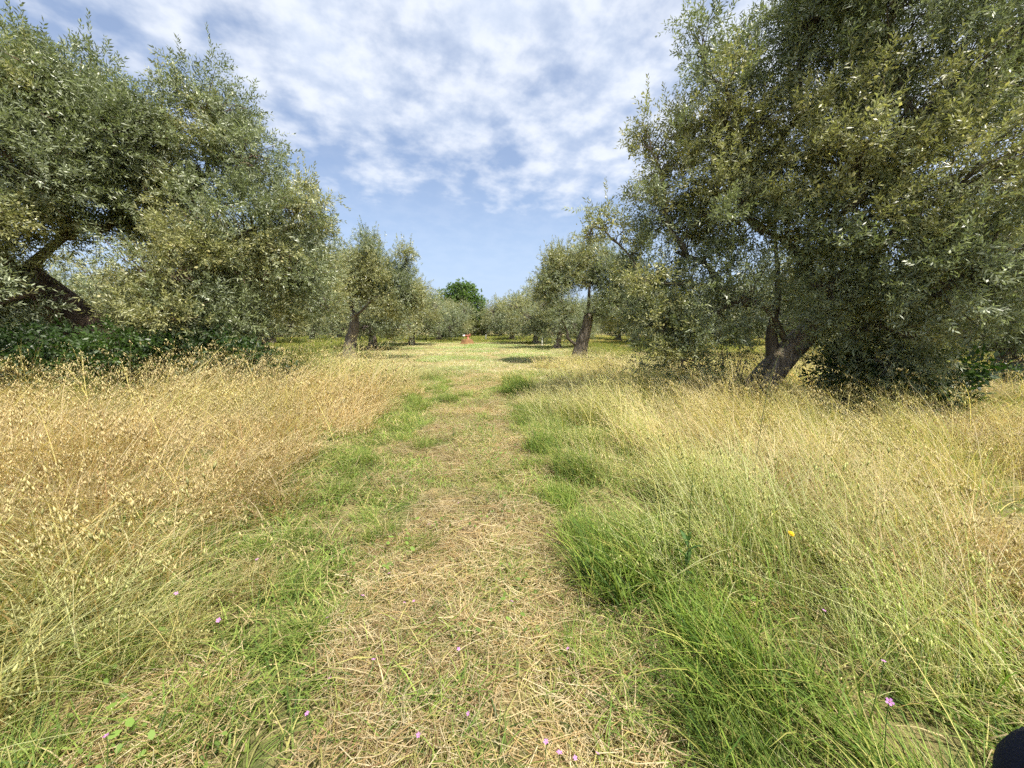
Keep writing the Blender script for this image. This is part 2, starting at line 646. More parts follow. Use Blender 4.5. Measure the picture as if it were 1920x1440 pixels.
    S = nt * sprigs
    ti = np.repeat(np.arange(nt), sprigs)
    tone = rng.random(nt)
    warm = (vnoise(pos[:, 0] * 1.0 + pos[:, 1], pos[:, 2], 1.1, seed + 3) + warm_bias + 0.25 * (rng.random(nt) - 0.5)) > 0.56
    pd, pm, pw, ps = (np.array(pal[k]) for k in ('dark', 'mid', 'warm', 'silver'))
    tcol = pd * (1 - tone[:, None]) + pm * tone[:, None]
    tcol = np.where(warm[:, None], tcol * 0.45 + pw * 0.55, tcol)
    sil = rng.random(nt) < 0.22
    tcol = np.where(sil[:, None], tcol * 0.45 + ps * 0.55, tcol)
    dirs = unit(outd[ti] * 0.55 + np.array([0, 0, 0.3]) + rng.normal(0, 0.62, (S, 3)))
    base = pos[ti] + rng.normal(0, tuft_spread, (S, 3)) * np.array([1, 1, 0.8])
    length = rng.uniform(*sprig_len, S)
    sc = tcol[ti] * rng.uniform(0.8, 1.2, (S, 1))
    sprig_leaves(cg, base, dirs, length, n_leaf, leaf[0], leaf[1], sc, rng)
    # long upright shoots along the top
    ts = np.where(top & (rng.random(nt) < shoots))[0]
    for kk in range(3):
        L_ = 0.24
        sd = unit(np.array([0, 0, 1.0]) + outd[ts] * 0.35 + np.random.default_rng(seed).normal(0, 0.12, (len(ts), 3)))
        sb = pos[ts] + sd * (L_ * kk)
        sprig_leaves(cg, sb, sd, np.full(len(ts), L_), n_leaf, leaf[0] * (1 - 0.12 * kk), leaf[1], tcol[ts] * 1.1, rng, spread=0.6)
    # blossom: small creamy yellow clusters among the leaves
    tb = np.where(warm & (rng.random(nt) < blossom * 2))[0]
    if len(tb):
        B = len(tb) * 26
        bi = np.repeat(tb, 26)
        bp = pos[bi] + rng.normal(0, tuft_spread * 0.9, (B, 3))
        dx = unit(rng.normal(size=(B, 3)))
        dy = unit(np.cross(dx, rng.normal(size=(B, 3))))
        r = leaf[0] * 0.2 * rng.uniform(0.7, 1.4, (B, 1))
        v = np.stack([bp - dx * r * 1.5, bp + dy * r, bp + dx * r * 1.5, bp - dy * r], 1).reshape(-1, 3)
        c = np.repeat(np.array([0.42, 0.39, 0.17]) * rng.uniform(0.7, 1.25, (B, 1)), 4, axis=0)
        cg.add(v, None, np.arange(B * 4).reshape(B, 4), c)
    cg.obj('crown', M['leaf'] if pal is OLIVE else M['broadleaf'], root)
    return root


def lobes_at(base, rows):
    """rows of (px, py, y, rx, ry, rz): blobs of the crown, given by where they stand; result relative to base."""
    out = []
    for px, py, y, rx, ry, rz in rows:
        p = at(px, py, y) - Vector(base)
        out.append((p.x, p.y, p.z, rx, ry, rz))
    return out


def put(root, base, label, cat='olive tree', group=None):
    root.location = base
    tag(root, label, cat, group)


# the large olive on the right
bR = Vector((4.5, 7.0, 0.02))
tr_ = build_tree('olive_tree', [(0, 0, 0), (0.14, 0, 0.5), (0.42, -0.08, 1.0), (0.95, -0.2, 1.65)], 0.25, lobes_at(bR, [
    (1290, 590, 7.3, 0.95, 0.9, 0.75), (1270, 450, 7.5, 0.8, 1.0, 0.85), (1245, 350, 7.4, 0.55, 0.8, 0.7), (1215, 262, 7.3, 0.28, 0.35, 0.38),
    (1335, 330, 7.6, 0.95, 1.2, 1.1), (1345, 190, 7.2, 0.55, 0.8, 0.75), (1322, 75, 7.2, 0.3, 0.4, 0.75), (1400, 110, 7.4, 0.4, 0.5, 0.55),
    (1480, 260, 7.4, 1.2, 1.3, 1.2), (1500, 90, 7.2, 0.8, 1.0, 0.9), (1530, 20, 7.0, 0.6, 0.8, 0.8), (1640, 60, 6.8, 1.1, 1.2, 1.1),
    (1640, 250, 6.3, 1.2, 1.1, 1.1), (1630, 440, 6.2, 1.05, 1.0, 0.85), (1800, 330, 5.7, 1.0, 1.0, 0.95), (1800, 120, 6.3, 1.1, 1.1, 1.0),
    (1770, 520, 5.5, 0.95, 0.9, 0.7), (1530, 570, 7.8, 0.7, 0.7, 0.5), (1890, 460, 5.2, 0.8, 0.8, 0.65), (1610, 600, 6.2, 0.8, 0.8, 0.55),
    (2040, 240, 6.0, 1.3, 1.3, 1.4), (1740, -120, 6.6, 1.6, 1.5, 1.3), (1960, 40, 6.4, 1.2, 1.3, 1.2), (1200, 520, 7.2, 0.45, 0.6, 0.45),
    (1110, 415, 7.2, 0.2, 0.25, 0.22), (1095, 445, 7.2, 0.22, 0.2, 0.15), (1300, 635, 6.9, 0.55, 0.6, 0.4), (1720, 620, 5.8, 0.7, 0.7, 0.4), (1420, 400, 6.9, 0.9, 0.7, 0.8), (1560, 520, 6.3, 0.8, 0.6, 0.6),
    (1390, 540, 6.6, 0.6, 0.5, 0.5), (1240, 610, 7.0, 0.55, 0.6, 0.5), (1580, 350, 6.2, 0.9, 0.7, 0.8), (1625, 670, 6.2, 0.55, 0.5, 0.38), (1280, 675, 6.8, 0.5, 0.5, 0.33),
    (1680, 680, 6.0, 0.6, 0.5, 0.35), (1150, 440, 7.2, 0.25, 0.25, 0.25)]),
    tufts=1650, sprigs=13, n_leaf=14, leaf=(0.085, 0.022), tuft_spread=0.11, sprig_len=(0.18, 0.4), seed=21, blossom=0.45, warm_bias=0.05, shoots=0.6,
    extra_limbs=[([(0.3, 0, 0.75), (0.22, 0.05, 1.4), (0.3, 0.1, 2.1), (0.15, 0.2, 3.4)], 0.12, 0.015),
                 ([(0.9, -0.2, 1.6), (1.5, -0.3, 2.1), (2.2, -0.6, 2.5), (2.9, -0.9, 3.2)], 0.13, 0.015)])
put(tr_, bR, 'big dark olive tree with leaning trunk filling the right side of the photo')

# the large olive on the left
bL = Vector((-8.25, 8.0, 0.03))
tl_ = build_tree('olive_tree', [(0, 0, 0), (-0.02, 0, 0.7), (-0.25, -0.08, 1.35), (-1.2, -0.35, 2.45)], 0.42, lobes_at(bL, [
    (30, 190, 7.5, 1.2, 1.2, 1.0), (150, 170, 8.0, 0.75, 0.9, 0.65), (210, 290, 8.0, 1.3, 1.3, 1.1), (370, 290, 9.0, 1.0, 1.1, 1.0),
    (400, 205, 9.0, 0.65, 0.8, 0.75), (465, 290, 9.0, 0.65, 0.8, 0.8), (545, 410, 9.0, 0.8, 0.9, 0.75), (440, 420, 8.6, 1.1, 1.1, 0.9),
    (330, 500, 7.6, 1.0, 0.9, 0.7), (490, 520, 8.8, 1.0, 1.0, 0.75), (340, 590, 7.3, 0.75, 0.7, 0.45), (-20, 400, 6.6, 0.7, 0.9, 0.7),
    (-30, 560, 6.3, 0.6, 0.8, 0.55), (-120, 280, 7.0, 1.6, 1.5, 1.4), (110, 270, 7.6, 1.2, 1.2, 1.0), (70, 590, 9.2, 0.8, 0.6, 0.5),
    (290, 390, 9.0, 1.1, 1.1, 0.9), (-90, 150, 7.5, 1.2, 1.2, 0.9), (250, 250, 8.2, 0.7, 0.8, 0.5), (-150, 500, 6.6, 1.1, 1.1, 0.9),
    (180, 400, 8.6, 0.9, 0.8, 0.6), (590, 400, 8.9, 0.35, 0.5, 0.5), (260, 560, 7.4, 0.5, 0.5, 0.5),
    (560, 500, 8.6, 0.7, 0.7, 0.6), (420, 590, 8.2, 0.7, 0.7, 0.45), (60, 330, 6.9, 0.9, 0.8, 0.7), (300, 610, 7.6, 0.7, 0.6, 0.4), (440, 610, 8.0, 0.6, 0.6, 0.35)]),
    tufts=1750, sprigs=12, n_leaf=14, leaf=(0.09, 0.024), tuft_spread=0.12, sprig_len=(0.18, 0.4), seed=35, blossom=0.35, shoots=0.3, bark='bark_brown', warm_bias=-0.06,
    extra_limbs=[([(-0.1, 0, 1.0), (0.1, 0.1, 1.6), (0.5, 0.3, 2.3), (1.2, 0.6, 3.4)], 0.17, 0.02)])
put(tl_, bL, 'big olive tree with thick brown leaning trunk at the left edge')

b2 = foot(492, 13.0)
t2 = build_tree('olive_tree', [(0, 0, 0), (0.0, 0, 0.6), (-0.12, 0, 1.2), (-0.1, 0, 1.7)], 0.33, lobes_at(b2, [
    (560, 520, 12.8, 1.35, 1.4, 1.0), (600, 565, 12.2, 0.75, 0.8, 0.6), (470, 480, 13.5, 1.4, 1.4, 1.1), (590, 470, 13.2, 0.7, 0.8, 0.6),
    (420, 550, 13.2, 1.0, 1.0, 0.7), (520, 570, 12.0, 0.8, 0.8, 0.45), (370, 480, 14, 1.2, 1.2, 1.0)]),
    tufts=900, sprigs=9, n_leaf=12, leaf=(0.09, 0.023), seed=44, blossom=0.5, shoots=0.2, warm_bias=0.03)
put(t2, b2, 'yellowish olive tree with grey stump-like trunk, just behind the big left olive')

b3 = foot(655, 19.0)
t3 = build_tree('olive_tree', [(0, 0, 0), (0.12, 0, 0.8), (0.32, 0, 1.5), (0.38, 0, 2.1)], 0.27, lobes_at(b3, [
    (680, 530, 19, 1.0, 1.1, 0.9), (700, 500, 19, 0.8, 1.0, 0.8), (650, 500, 19.5, 0.8, 0.9, 0.65), (740, 530, 18.8, 0.9, 1.0, 0.75),
    (690, 462, 19, 0.42, 0.5, 0.6), (760, 490, 18.8, 0.35, 0.4, 0.7), (775, 560, 18.5, 0.6, 0.7, 0.6), (730, 570, 18.2, 0.75, 0.7, 0.55), (640, 535, 19, 0.45, 0.6, 0.5)]),
    tufts=800, sprigs=9, n_leaf=12, leaf=(0.1, 0.026), seed=52, blossom=0.5, shoots=0.75, warm_bias=0.0)
put(t3, b3, 'olive tree with bare leaning trunk and upright shoots beside the mown field')

b4 = foot(1085, 16.5)
t4 = build_tree('olive_tree', [(0, 0, 0), (0.08, 0, 0.7), (0.3, 0, 1.5), (0.38, 0.05, 2.0)], 0.3, lobes_at(b4, [
    (1060, 510, 16.5, 0.9, 1.0, 0.75), (1030, 540, 16.2, 0.6, 0.8, 0.55), (1110, 500, 16.8, 0.9, 1.0, 0.8), (1160, 520, 16.8, 0.9, 1.0, 0.8),
    (1150, 580, 16.2, 0.8, 0.8, 0.6), (1060, 585, 15.8, 0.45, 0.5, 0.4), (1040, 500, 16.5, 0.4, 0.5, 0.5), (1200, 560, 17, 0.9, 0.9, 0.8)]),
    tufts=800, sprigs=9, n_leaf=12, leaf=(0.095, 0.025), seed=63, blossom=0.3, shoots=0.6,
    extra_limbs=[([(0.1, -0.1, 0.55), (-0.5, -0.2, 1.0), (-0.55, -0.2, 1.3), (-0.9, -0.2, 2.0)], 0.07, 0.03)])
put(t4, b4, 'olive tree with thick grey trunk left of the big right olive')


# generic olives of the grove, three shapes, copied with their parts
def generic(seed, r, h, tufts=620):
    rg = np.random.default_rng(seed)
    lobes = []
    for k in range(9):
        a = k * 2.4 + rg.uniform(-0.3, 0.3)
        q = r * (0.25 + 0.5 * (k / 9) ** 0.5)
        z = h * rg.uniform(0.42, 0.74)
        s = rg.uniform(0.34, 0.48) * r
        lobes.append((q * math.cos(a), q * math.sin(a), z, s, s, s * rg.uniform(0.75, 1.0)))
    for k in range(5):
        a = k * 1.3 + seed
        lobes.append((0.6 * r * math.cos(a), 0.6 * r * math.sin(a), h * 0.32, 0.42 * r, 0.42 * r, 0.3 * r))
    lobes.append((0.1, 0, h * 0.8, 0.4 * r, 0.4 * r, 0.22 * h))
    lean = rg.uniform(-0.25, 0.25, 2)
    return build_tree('olive_tree', [(0, 0, 0), (lean[0] * 0.3, lean[1] * 0.3, 0.6), (lean[0], lean[1], 1.2), (lean[0] * 1.3, lean[1], 1.7)], 0.28,
                      lobes, tufts=tufts, sprigs=8, n_leaf=10, leaf=(0.13, 0.036), seed=seed, blossom=0.3, shoots=0.4, tuft_spread=0.22)


protos = [generic(101, 3.2, 5.0), generic(102, 2.9, 5.4), generic(103, 3.4, 4.9)]
used = [False] * 3


def plant(k, base, rz, s, label, group):
    if used[k]:
        o = copy_tree(protos[k])
    else:
        o, used[k] = protos[k], True
    o.location = base
    o.rotation_euler = (0, 0, rz)
    o.scale = (s, s, s)
    tag(o, label, 'olive tree', group)
    return o


row_l = [(700, 26, 'olive tree with slim dark forked trunk just right of the leaning one'),
         (772, 32, 'olive tree at the left edge of the mown field, right of the upright shoots'),
         (822, 41, 'rounded pale olive tree left of the red hydrant'),
         (846, 52, 'darker olive tree right behind the rounded pale one by the red hydrant')]
for k, (px, y, lab) in enumerate(row_l):
    plant(k % 3, foot(px, y), 1.3 * k + 0.4, (1.0, 1.0, 1.02, 1.0)[k], lab, 'olive trees along the left of the clearing')
row_r = [(1004, 34, 'olive tree with dark double trunk on the right of the clearing'),
         (1045, 27, 'olive tree behind the thick grey trunk on the right of the clearing'),
         (960, 44, 'olive tree right of the white post, with slim dark trunk'),
         (938, 56, 'far olive tree just right of the gap where the path ends')]
for k, (px, y, lab) in enumerate(row_r):
    plant((k + 1) % 3, foot(px, y), 2.1 * k + 1.0, (1.0, 0.85, 1.0, 1.0)[k], lab, 'olive trees along the right of the clearing')
rg = np.random.default_rng(5)
for side, x0s in ((-1, (-17.5, -26, -35)), (1, (14.5, 23.5, 33))):
    for ri, x0 in enumerate(x0s):
        for y in np.arange(11, 66, 7.6):
            x = x0 - 0.09 * y + rg.uniform(-0.8, 0.8)
            yy = y + rg.uniform(-0.8, 0.8) + ri * 1.5
            if abs(x) > 1.42 * yy + 1.0 or abs(x) < 0.35 * yy - 12:
                continue
            plant(int(rg.integers(3)), Vector((x, yy, 0)), rg.uniform(0, 6.28), rg.uniform(0.9, 1.12),
                  'olive tree in the rows seen beyond the big %s olive' % ('left' if side < 0 else 'right'),
                  'olive rows beyond the %s side' % ('left' if side < 0 else 'right'))
for k, (px, y) in enumerate([(905, 82), (872, 74), (930, 74), (890, 96), (915, 100), (850, 90), (955, 88)]):
    plant(k % 3, foot(px, y), k * 1.1, 1.0 if k != 3 else 0.9, 'distant olive tree closing the far end of the clearing', 'distant olives at the end of the clearing')

# the fresh green walnut-like tree behind the left row
WAL = dict(dark=(0.08, 0.13, 0.03), mid=(0.12, 0.175, 0.055), warm=(0.15, 0.19, 0.055), silver=(0.15, 0.22, 0.08))
bw = foot(862, 60)
tw = build_tree('broadleaf_tree', [(0, 0, 0), (0, 0, 1), (0.1, 0, 2.0), (0.1, 0, 2.6)], 0.25, [
    (0, 0, 4.2, 2.0, 2.0, 1.5), (1.0, 0, 5.6, 1.2, 1.2, 0.9), (-0.9, 0, 5.6, 1.2, 1.2, 0.9), (0.3, 0, 6.6, 1.2, 1.2, 0.8), (2.0, 0, 4.4, 1.0, 1.2, 1.2),
    (-2.0, 0, 4.2, 1.1, 1.1, 1.1), (2.2, 0, 3.0, 1.0, 1, 0.9), (-1.6, 0, 2.8, 1.2, 1.2, 0.9), (0, -0.6, 2.2, 1.4, 1.0, 0.9)],
    tufts=420, sprigs=8, n_leaf=8, leaf=(0.24, 0.12), seed=81, pal=WAL, blossom=0, shoots=0.2, tuft_spread=0.3)
tw.scale = (1.25, 1.25, 1.12)
put(tw, bw, 'fresh green broadleaf tree rising behind the far left olives', 'tree')


# ------------------------------------------------------------------ shrubs under the trees
def shrub(name, loc, label, blobs, n, leaf, pal, seed, pinnate=False, stems=9, cat='shrub', sprig=(0.2, 0.35), n_leaf=10):
    rng = np.random.default_rng(seed)
    root = empty(name, loc)
    sg, cg = Geo(), Geo()
    ar = np.array([b[3] * b[4] for b in blobs])
    cnt = np.maximum((n * ar / ar.sum()).astype(int), 4)
    pos, out = [], []
    for b, k in zip(blobs, cnt):
        d = unit(rng.normal(size=(k, 3)))
        rho = 0.35 + 0.65 * rng.random(k) ** 0.5
        pos.append(np.array(b[:3]) + d * np.array(b[3:6]) * rho[:, None])
        out.append(d)
    pos, out = np.concatenate(pos), np.concatenate(out)
    ok = pos[:, 2] > 0.04
    pos, out = pos[ok], out[ok]
    pick = rng.choice(len(pos), min(len(pos), stems * 6), replace=False)
    for i in pick:
        p = pos[i]
        a = np.array([p[0] * 0.25 + rng.normal(0, 0.06), p[1] * 0.25 + rng.normal(0, 0.06), 0.0])
        V, Q, _ = tube(resample([a, (a + p) / 2 + np.array([0, 0, 0.1]), p], 6), np.linspace(0.011, 0.004, 6), 4)
        sg.add(V, None, Q)
    sg.obj('stems', M['twig'], root)
    t = rng.random((len(pos), 1))
    col = np.array(pal[0]) * (1 - t) + np.array(pal[1]) * t
    dirs = unit(out * 0.7 + rng.normal(0, 0.4, pos.shape) + np.array([0, 0, 0.15]))
    if pinnate:
        dirs = unit(dirs * np.array([1, 1, 0.35]))
    sprig_leaves(cg, pos, dirs, rng.uniform(*sprig, len(pos)), n_leaf, leaf[0], leaf[1], col, rng, spread=1.1)
    cg.obj('foliage', M['broadleaf'], root)
    return tag(root, label, cat)


DG = ((0.02, 0.042, 0.012), (0.045, 0.08, 0.02))
BG = ((0.035, 0.065, 0.014), (0.06, 0.105, 0.022))
shrub('shrub', foot(225, 6.6), 'bright green feathery shrub under the big left olive', [(0, 0, 0.7, 0.75, 0.5, 0.6), (-0.5, 0.1, 0.7, 0.5, 0.4, 0.6), (0.35, -0.1, 1.15, 0.45, 0.35, 0.3)],
      850, (0.085, 0.03), BG, 201, True)
shrub('shrub', foot(60, 6.4), 'dark green shrub in the shade at the left edge under the olive', [(0, 0, 0.8, 0.85, 0.5, 0.7), (-0.8, 0.2, 0.8, 0.7, 0.5, 0.7), (0.3, 0.2, 1.2, 0.5, 0.4, 0.3)], 900, (0.085, 0.034), DG, 202, True)
shrub('shrub', foot(410, 7.3), 'dark leafy shrub right of the feathery one under the left olive', [(0, 0, 0.75, 0.95, 0.5, 0.65), (-0.6, -0.2, 0.75, 0.65, 0.4, 0.6), (0.8, 0, 0.6, 0.6, 0.4, 0.5)], 950, (0.09, 0.038), DG, 203, True)
shrub('shrub', foot(1615, 6.4), 'dark broad-leaved suckers right of the big right olive trunk', [(0, 0, 0.7, 0.7, 0.5, 0.5), (0.45, -0.4, 0.5, 0.6, 0.4, 0.4), (-0.3, 0, 0.45, 0.5, 0.4, 0.4), (0.9, -0.3, 0.75, 0.5, 0.4, 0.3)],
      430, (0.11, 0.055), DG, 204)
shrub('shrub', foot(1365, 6.8), 'thin upright suckers with small leaves left of the big right olive trunk', [(0, 0, 0.7, 0.5, 0.35, 0.6), (-0.4, 0, 0.45, 0.4, 0.3, 0.4)],
      260, (0.06, 0.018), ((0.05, 0.07, 0.03), (0.1, 0.13, 0.06)), 205)
shrub('shrub', foot(1880, 8.6), 'low blue-green bush in the clearing right of the big right olive', [(0, 0, 0.25, 0.55, 0.4, 0.25)], 150, (0.08, 0.03), ((0.04, 0.065, 0.03), (0.07, 0.1, 0.05)), 206)
shrub('shrub', foot(886, 56), 'reddish-green bush behind the red hydrant', [(0, 0, 1.2, 1.6, 1.2, 1.2), (1.2, 0, 0.9, 1.2, 1, 0.9)], 420, (0.2, 0.1), ((0.07, 0.06, 0.02), (0.12, 0.13, 0.03)), 207)
shrub('shrub', foot(845, 49), 'low dark bush under the far left olives, left of the hydrant', [(0, 0, 1.0, 1.5, 1.0, 0.9), (-1.2, 0, 0.8, 1.0, 1, 0.7)], 360, (0.2, 0.1), DG, 208)

# ------------------------------------------------------------------ grass
SRC = {}


def blades(g, rng, n, radius, h, width, lean, droop, palette, segs=4, aim=None):
    """n curved ribbons. palette: list of (colour, weight); aim: spread of their lean about +X, None for all round."""
    a = rng.uniform(0, 2 * math.pi, n) if aim is None else rng.normal(0, aim, n)
    rr = radius * np.sqrt(rng.random(n))
    ra = rng.uniform(0, 2 * math.pi, n)
    p0 = np.stack([rr * np.cos(ra), rr * np.sin(ra), np.full(n, -0.02)], -1)
    hh = rng.uniform(*h, n)
    le = rng.uniform(*lean, n) * hh
    dr = rng.uniform(*droop, n)
    t = np.linspace(0, 1, segs + 1)
    hor = le[:, None] * t + (hh * dr)[:, None] * t ** 2.2
    z = hh[:, None] * (t - (dr * 0.55)[:, None] * t ** 2.6)
    d = np.stack([np.cos(a), np.sin(a)], -1)
    P = np.zeros((n, segs + 1, 3))
    P[..., :2] = p0[:, None, :2] + d[:, None] * hor[..., None]
    P[..., 2] = p0[:, None, 2] + z
    yaw = a + math.pi / 2 + rng.normal(0, 0.7, n)
    w = np.stack([np.cos(yaw), np.sin(yaw), np.zeros(n)], -1)
    wd = (rng.uniform(0.7, 1.3, n) * width * 0.5)[:, None] * (1 - 0.92 * t ** 1.6)[None, :]
    V = np.stack([P + w[:, None] * wd[..., None], P - w[:, None] * wd[..., None]], 2).reshape(-1, 3)
    b, k = np.meshgrid(np.arange(n), np.arange(segs), indexing='ij')
    o = b * (segs + 1) * 2 + k * 2
    Q = np.stack([o, o + 1, o + 3, o + 2], -1).reshape(-1, 4)
    cols = np.array([c for c, _ in palette])
    ws = np.array([x for _, x in palette], float)
    ci = rng.choice(len(cols), n, p=ws / ws.sum())
    c = cols[ci] * rng.uniform(0.75, 1.25, (n, 1))
    C = np.repeat(np.repeat(c[:, None], segs + 1, 1)[:, :, None], 2, 2).reshape(-1, 3)
    g.add(V, None, Q, C)
    return P


def spikelets(g, rng, pos, size, col):
    """Hanging oat spikelets: slim four-sided drops, some gaping open."""
    n = len(pos)
    ax = unit(np.stack([rng.normal(0, 0.28, n), rng.normal(0, 0.28, n), -np.ones(n)], -1))
    u = unit(np.cross(ax, unit(rng.normal(size=(n, 3)))))
    v = np.cross(ax, u)
    L = (size * rng.uniform(0.5, 1.2, n))[:, None]
    r = L * 0.125
    m = pos + ax * L * 0.38
    V = np.stack([pos, m + u * r, m + v * r * 0.6, m - u * r, m - v * r * 0.6, pos + ax * L], 1).reshape(-1, 3)
    f = np.array([[0, 1, 2], [0, 2, 3], [0, 3, 4], [0, 4, 1], [5, 2, 1], [5, 3, 2], [5, 4, 3], [5, 1, 4]])
    T = (np.arange(n)[:, None, None] * 6 + f[None]).reshape(-1, 3)
    C = np.repeat(np.asarray(col) * rng.uniform(0.75, 1.2, (n, 1)), 6, axis=0)
    g.add(V, T, None, C)


def oat_stems(g, rng, n, radius, h, droop, stem_col, spk_col, spk=10, width=0.0032, size=0.026, lean=(0.05, 0.3)):
    P = blades(g, rng, n, radius, h, width, lean, droop, [(stem_col, 1)], segs=7, aim=1.2)
    for i in range(n):
        tt = rng.uniform(0.68, 1.0, spk)
        idx = tt * 7
        k = np.minimum(idx.astype(int), 6)
        f = (idx - k)[:, None]
        q = P[i, k] * (1 - f) + P[i, k + 1] * f
        off = rng.normal(0, 1, (spk, 3)) * np.array([0.03, 0.03, 0.015])
        off[:, 2] -= 0.012
        e = q + off
        # fine threads that carry the spikelets
        w = np.array([0.0007, 0.0004, 0])
        V = np.stack([q + w, q - w, e], 1).reshape(-1, 3)
        g.add(V, np.arange(spk * 3).reshape(-1, 3), None, stem_col)
        spikelets(g, rng, e, size, spk_col)


STRAW = (0.50, 0.40, 0.225)
GOLD = (0.52, 0.38, 0.18)
PALE = (0.57, 0.49, 0.31)
RUST = (0.36, 0.215, 0.095)
YGREEN = (0.37, 0.345, 0.12)
GREEN = (0.13, 0.2, 0.04)
DGREEN = (0.055, 0.105, 0.022)
LGREEN = (0.22, 0.29, 0.06)


def source(kind, k, fill):
    rng = np.random.default_rng(hash_seed(kind) + k * 13)
    g = Geo()
    fill(g, rng)
    me = g.mesh(kind + '_clump', M['grass'])
    o = bpy.data.objects.new('%s_clump_%d' % (kind, k), me)
    SRC.setdefault(kind, bpy.data.collections.new(kind + '_sources')).objects.link(o)


def hash_seed(s):
    return sum(ord(c) * (i + 3) for i, c in enumerate(s))


def count(per_m2, rad):
    """How many pieces a round patch of this radius holds; patches overlap 1.6 times."""
    return max(1, int(per_m2 * math.pi * rad * rad / 1.6))


def f_dry(g, rng, r, q=1.0, w=1.0):
    blades(g, rng, count(620 * q, r), r, (0.2, 0.66), 0.0078 * w, (0.0, 0.5), (0.1, 0.8), [(STRAW, 3), (GOLD, 2.4), (RUST, 1.3), (YGREEN, 1.2), (PALE, 1.8)], aim=1.3)
    blades(g, rng, count(330 * q, r), r, (0.1, 0.32), 0.0095 * w, (0.1, 0.9), (0.2, 0.9), [(RUST, 2), (STRAW, 2), (GREEN, 0.9)])
    blades(g, rng, count(300 * q, r), r, (0.45, 1.0), 0.005 * w, (0.0, 0.9), (0.1, 0.9), [(STRAW, 2), (PALE, 2), (GOLD, 2), (YGREEN, 1.2)], segs=6, aim=0.7)
    blades(g, rng, count(110 * q, r), r, (0.3, 0.6), 0.005 * w, (0.7, 2.0), (0.2, 0.9), [(PALE, 2), (STRAW, 2), (YGREEN, 2), (GOLD, 1)], segs=7, aim=1.4)
    oat_stems(g, rng, count(62 * q, r), r, (0.5, 1.05), (0.35, 0.95), STRAW, (0.58, 0.475, 0.255), spk=8, width=0.005 * w, size=0.05 * w ** 0.4, lean=(0.0, 0.55))


def f_mixed(g, rng, r, q=1.0, w=1.0):
    blades(g, rng, count(520 * q, r), r, (0.15, 0.58), 0.008 * w, (0.0, 0.6), (0.1, 0.8), [(YGREEN, 3.2), (LGREEN, 2.4), (STRAW, 2.4), (GREEN, 1.2), (RUST, 0.4)], aim=1.0)
    blades(g, rng, count(330 * q, r), r, (0.45, 1.0), 0.0045 * w, (0.05, 0.6), (0.1, 0.6), [(YGREEN, 2), (STRAW, 2), (PALE, 2)], segs=6, aim=0.8)
    blades(g, rng, count(330 * q, r), r, (0.08, 0.26), 0.008 * w, (0.2, 1.6), (0.2, 0.9), [(RUST, 2), ((0.2, 0.12, 0.06), 2), (STRAW, 1), (GREEN, 1)], segs=3)
    blades(g, rng, count(140 * q, r), r, (0.3, 0.62), 0.0058 * w, (0.7, 2.0), (0.2, 0.9), [(PALE, 2.5), (STRAW, 2), (YGREEN, 2.5)], segs=7, aim=1.2)
    oat_stems(g, rng, count(38 * q, r), r, (0.5, 1.0), (0.35, 0.9), YGREEN, (0.58, 0.50, 0.25), spk=8, width=0.005 * w, size=0.05 * w ** 0.4, lean=(0.05, 0.5))


def f_dry_far(g, rng, r):
    f_dry(g, rng, r, 0.5, 1.6)


def f_mixed_far(g, rng, r):
    f_mixed(g, rng, r, 0.5, 1.6)


def f_lush(g, rng, r):
    blades(g, rng, count(2000, r), r, (0.12, 0.46), 0.0085, (0.0, 0.7), (0.1, 0.8), [(GREEN, 3.5), (DGREEN, 1.5), (LGREEN, 4), (YGREEN, 1.8)], aim=1.1)


def f_short(g, rng, r):
    blades(g, rng, count(1700, r), r, (0.04, 0.18), 0.0075, (0.1, 1.1), (0.2, 1.1), [(GREEN, 3), (LGREEN, 3.4), (DGREEN, 1.2), (YGREEN, 2.0), (STRAW, 1.2)], segs=3)


def f_straw(g, rng, r):
    n = count(3600, r)
    a = rng.uniform(0, math.pi, n)
    L = rng.uniform(0.05, 0.26, n)
    ra, rq = rng.uniform(0, 6.283, n), r * np.sqrt(rng.random(n))
    c = np.stack([rq * np.cos(ra), rq * np.sin(ra), rng.uniform(0.003, 0.045, n)], -1)
    t = np.linspace(-0.5, 0.5, 4)
    d = np.stack([np.cos(a), np.sin(a), rng.normal(0, 0.16, n)], -1)
    bend = np.stack([-np.sin(a), np.cos(a), np.zeros(n)], -1) * rng.normal(0, 0.3, (n, 1)) * L[:, None]
    P = c[:, None] + d[:, None] * (L[:, None] * t)[..., None] + bend[:, None] * (t ** 2 * 4)[None, :, None]
    P[..., 2] = np.maximum(P[..., 2], 0.004)
    w = np.stack([-np.sin(a), np.cos(a), rng.normal(0, 0.4, n)], -1) * (rng.uniform(0.0006, 0.0015, n))[:, None]
    V = np.stack([P + w[:, None], P - w[:, None]], 2).reshape(-1, 3)
    b, k = np.meshgrid(np.arange(n), np.arange(3), indexing='ij')
    o = b * 8 + k * 2
    Q = np.stack([o, o + 1, o + 3, o + 2], -1).reshape(-1, 4)
    pal = np.array([STRAW, PALE, (0.40, 0.28, 0.13), (0.24, 0.15, 0.075), YGREEN])
    cc = pal[rng.choice(5, n, p=[0.32, 0.22, 0.2, 0.12, 0.14])] * rng.uniform(0.75, 1.2, (n, 1))
    g.add(V, None, Q, np.repeat(cc, 8, axis=0))


def f_stubble(g, rng, r):
    blades(g, rng, count(700, r), r, (0.04, 0.15), 0.012, (0.1, 1.2), (0.2, 1.0), [(STRAW, 2.5), (PALE, 4), (LGREEN, 1.8), (YGREEN, 2.8)], segs=2)


